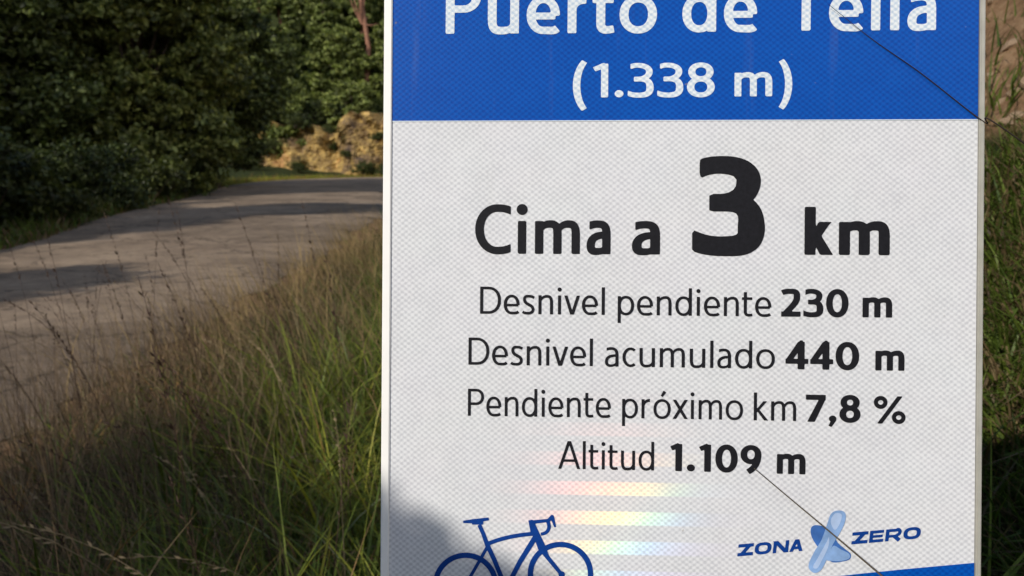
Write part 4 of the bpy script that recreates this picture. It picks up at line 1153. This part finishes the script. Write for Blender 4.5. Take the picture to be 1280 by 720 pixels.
def plant(name, pair, x, y, label, cat, group=None, scale=1.0, rot=0.0, sz=1.0, dz=0.0, part=('crown', 'trunk')):
    r = bpy.data.objects.new(name, None); COL.objects.link(r)
    r.location = (x, y, float(ground_z(x, y)) + dz); r.rotation_euler = (0, 0, rot); r.scale = (scale, scale, scale * sz)
    tag(r, label, cat, group)
    for nm, me in zip(part, pair): link(nm, me, None, r)
    return r
DK, LT = (0.055, 0.072, 0.018), (0.25, 0.265, 0.07)
B1 = make_broadleaf(13, 5.0, 46, 84000, 0.25, DK, LT, 11)
B2 = make_broadleaf(12, 4.6, 38, 66000, 0.24, (0.035, 0.05, 0.013), (0.14, 0.165, 0.045), 12)
B4 = make_broadleaf(10, 3.9, 26, 60000, 0.17, (0.04, 0.055, 0.014), (0.13, 0.15, 0.04), 18)
B3 = make_broadleaf(10, 3.9, 22, 26000, 0.32, (0.09, 0.12, 0.03), (0.27, 0.30, 0.08), 13)
C1 = make_conifer(15, 3.0, 30000, 0.36, (0.08, 0.11, 0.03), (0.23, 0.26, 0.07), 14)
C2 = make_conifer(16, 2.6, 17000, 0.40, (0.08, 0.11, 0.03), (0.23, 0.26, 0.07), 15, bare=0.45, bark=M_bark_red)
SH1 = make_shrub(1.9, 1.5, 6500, 0.13, (0.016, 0.026, 0.007), (0.055, 0.070, 0.018), 16)
SH2 = make_shrub(1.5, 1.4, 5200, 0.12, (0.03, 0.042, 0.010), (0.10, 0.115, 0.028), 17)

plant('broadleaf_tree', B1, -15.6, 34, 'large dark broadleaf tree with a full crown standing beside the road on the left', 'tree', rot=0.4)
plant('broadleaf_tree', B2, -19.5, 29, 'very dark tree at the left edge of the picture nearer than the big crown', 'tree', rot=2.0)
plant('broadleaf_tree', B2, -16.2, 44, 'dark tree whose crown merges with the right side of the big roadside crown', 'tree', scale=0.95, rot=4.0)
plant('broadleaf_tree', B1, -24.5, 43, 'tall tree behind the dark crowns near the upper left corner', 'tree', scale=1.1, rot=1.1)
plant('broadleaf_tree', B2, -24.5, 33, 'dark tree half cut off by the left edge behind the hedge', 'tree', rot=5.2)
rr = random.Random(3)
# shrubs along the left verge
for i, (y, o_) in enumerate(((12.5, 4.6), (14.5, 5.0), (16.8, 4.9), (19.5, 5.0), (22.5, 4.9), (26, 5.0), (30, 4.8), (34.5, 5.0), (39, 4.9), (17.5, 7.3), (22, 7.6), (28, 7.6), (45, 5.6), (36, 8))):
    j = int(np.argmin(np.abs(rp_[:380, 1] - y)))
    q = rp_[j] - N_[j] * (o_ + rr.uniform(-0.2, 0.3))
    order = {0: 'nearest', 1: 'second nearest', 2: 'third nearest', 3: 'fourth nearest', 4: 'fifth nearest', 5: 'sixth nearest', 6: 'seventh nearest', 7: 'eighth nearest', 8: 'ninth nearest', 12: 'farthest'}
    back = {9: 'nearest', 10: 'second nearest', 11: 'third nearest', 13: 'farthest'}
    lab = ('dark green shrub edging the left side of the road, the %s of its row' % order[i]) if i in order else ('dark green shrub just behind the roadside row on the left, the %s of them' % back[i])
    plant('shrub', SH1 if i % 3 else SH2, q[0], q[1], lab, 'shrub', 'shrubs lining the left road edge', scale=rr.uniform(0.85, 1.2), rot=rr.uniform(0, 6), part=('foliage', 'stem'))
# trees on the mountain side behind the bend
hp = []
for row, (d0, cnt) in enumerate(((84, 13), (89, 13), (95, 13), (102, 13), (110, 13), (120, 12), (132, 12))):
    for c in range(cnt):
        px_ = -20 + (540) * (c + rr.uniform(0.2, 0.8)) / cnt
        hp.append(((px_ - 640) / 996 * d0 * 1.0 + rr.uniform(-1, 1), d0 + rr.uniform(-2.5, 2.5), row))
for row, (d0, cnt) in enumerate(((86, 7), (93, 7), (101, 7), (111, 7), (124, 7))):      # the slope goes on to the right behind the sign
    for c in range(cnt):
        hp.append(((520 + 420 * (c + rr.uniform(0.2, 0.8)) / cnt - 640) / 996 * d0, d0 + rr.uniform(-2.5, 2.5), row))
for i, (x, y, row) in enumerate(hp):
    kind = rr.choice((0, 0, 0, 1, 1, 1, 1, 2)) 
    pr = (B3, C1, C2)[kind]
    lab = ('light green broadleaf tree on the mountain side above the rock face', 'green conifer on the mountain side above the rock face', 'conifer with a bare reddish lower trunk on the mountain side')[kind]
    grp = ('broadleaf trees on the mountain side', 'conifers on the mountain side', 'bare stemmed conifers on the mountain side')[kind]
    plant(('broadleaf_tree', 'conifer', 'pine_tree')[kind], pr, x, y, lab, 'tree', grp, scale=rr.uniform(0.75, 1.1) * (1 if row < 3 else 1.15), rot=rr.uniform(0, 6), dz=-0.3)
plant('dead_pine', (C2[1],), -15.6, 86, 'bare reddish pine trunk standing among the green trees at the top', 'tree', scale=1.35, part=('trunk',), dz=1)
for i, (x, z_, s_) in enumerate(((-22.5, 2.6, 0.55), (-17.0, 3.8, 0.6), (-15.6, 1.6, 0.5), (-20.5, 4.6, 0.6), (-12.8, 3.2, 0.6))):
    plant('shrub', SH2, x, 76.6, 'small bush clinging to a ledge of the ochre rock face', 'shrub', 'bushes on ledges of the rock face', scale=s_, rot=i, dz=z_ - float(ground_z(x, 76.6)), part=('foliage', 'stem'))
# bushes at the foot and on top of the rock face
for i, (x, y, s_) in enumerate(((-27, 74.5, 1.2), (-19.8, 75.2, 0.7), (-13.8, 75.5, 0.9), (-11.6, 75.2, 1.1), (-24.5, 73.8, 0.8), (-9, 75.5, 1.2))):
    plant('shrub', SH2, x, y, 'low green bush at the foot of the ochre rock face', 'shrub', 'bushes at the foot of the rock face', scale=s_, rot=i * 1.3, part=('foliage', 'stem'))
for i in range(13):
    x = -30 + i * 2.3 + rr.uniform(-0.6, 0.6)
    plant('shrub', SH2 if i % 2 else SH1, x, 81.5 + rr.uniform(-1, 1), 'bush hanging over the top of the ochre rock face', 'shrub', 'bushes on top of the rock face', scale=rr.uniform(1.2, 1.7), rot=i, dz=5.0 - float(ground_z(x, 81.5)) - 0.5, part=('foliage', 'stem'))

# roadside trees left of the picture: the sun comes from over there, their crowns dapple the road; the last is added to shade the near grass
for i, (x, y, s_, pr) in enumerate(((-13.0, 16.6, 0.85, B4), (-14.2, 13.4, 0.6, B4), (-15.5, 9.5, 0.7, B4), (-10.4, 4.4, 0.5, B4), (-13.2, 5.6, 0.42, B4), (-9.0, -5.3, 0.69, B4))):
    plant('roadside_tree', pr, x, y, 'tree on the left roadside beyond the left edge of the picture', 'tree', 'roadside trees on the left', scale=s_, rot=i * 1.7, dz=-0.2)
# added leaf mass behind the camera, lobes shaped to cast the sign's lower shadow
SHADE_LOBES = []
for pp, top, r_ in ((-0.20, 2.405, 0.36), (0.11, 2.395, 0.26), (0.28, 2.362, 0.18), (0.39, 2.350, 0.14), (0.47, 2.335, 0.12), (0.20, 2.24, 0.25), (0.36, 2.20, 0.18), (-0.5, 2.2, 0.4), (-0.3, 1.85, 0.5), (0.1, 1.9, 0.4), (-0.2, 1.3, 0.5), (-0.4, 1.0, 0.45)):
    SHADE_LOBES.append((pp * 0.743, -pp * 0.669, top - r_ + 0.092, r_))
SH_SHADE = make_shrub(2.7, 0.9, 42000, 0.06, (0.016, 0.026, 0.007), (0.055, 0.070, 0.018), 21, lobes=SHADE_LOBES)
plant('shrub', SH_SHADE, -1.70, -0.86, 'unseen leaf mass behind the camera, added to shade the foot of the sign', 'shrub', part=('foliage', 'stem'))

# trees and bushes on the slope above the right bank
for i in range(26):
    x = rr.uniform(6, 34); y = rr.uniform(6, 62)
    if i < 8: x = rr.uniform(6.5, 14); y = rr.uniform(7, 20)
    if lateral(x, y) < 10.5: continue
    pr = (B4, B3, C1)[i % 3]
    plant(('broadleaf_tree', 'broadleaf_tree', 'conifer')[i % 3], pr, x, y, ('small dark broadleaf tree on the slope above the right bank', 'light green broadleaf tree on the slope above the right bank', 'conifer on the slope above the right bank')[i % 3], 'tree', ('dark broadleaf trees above the right bank', 'light broadleaf trees above the right bank', 'conifers above the right bank')[i % 3], scale=rr.uniform(0.45, 0.8), rot=i, dz=-0.2)
for i, (x, y) in enumerate(((1.9, 6.2), (2.6, 8.4), (1.6, 9.5), (3.4, 11.0), (4.4, 8.8), (5.2, 6.4), (2.2, 12.5))):
    plant('shrub', SH2 if i % 2 else SH1, x, y, 'bush growing on the right bank behind the sign', 'shrub', 'bushes on the bank behind the sign', scale=rr.uniform(0.35, 0.6), rot=i, part=('foliage', 'stem'))
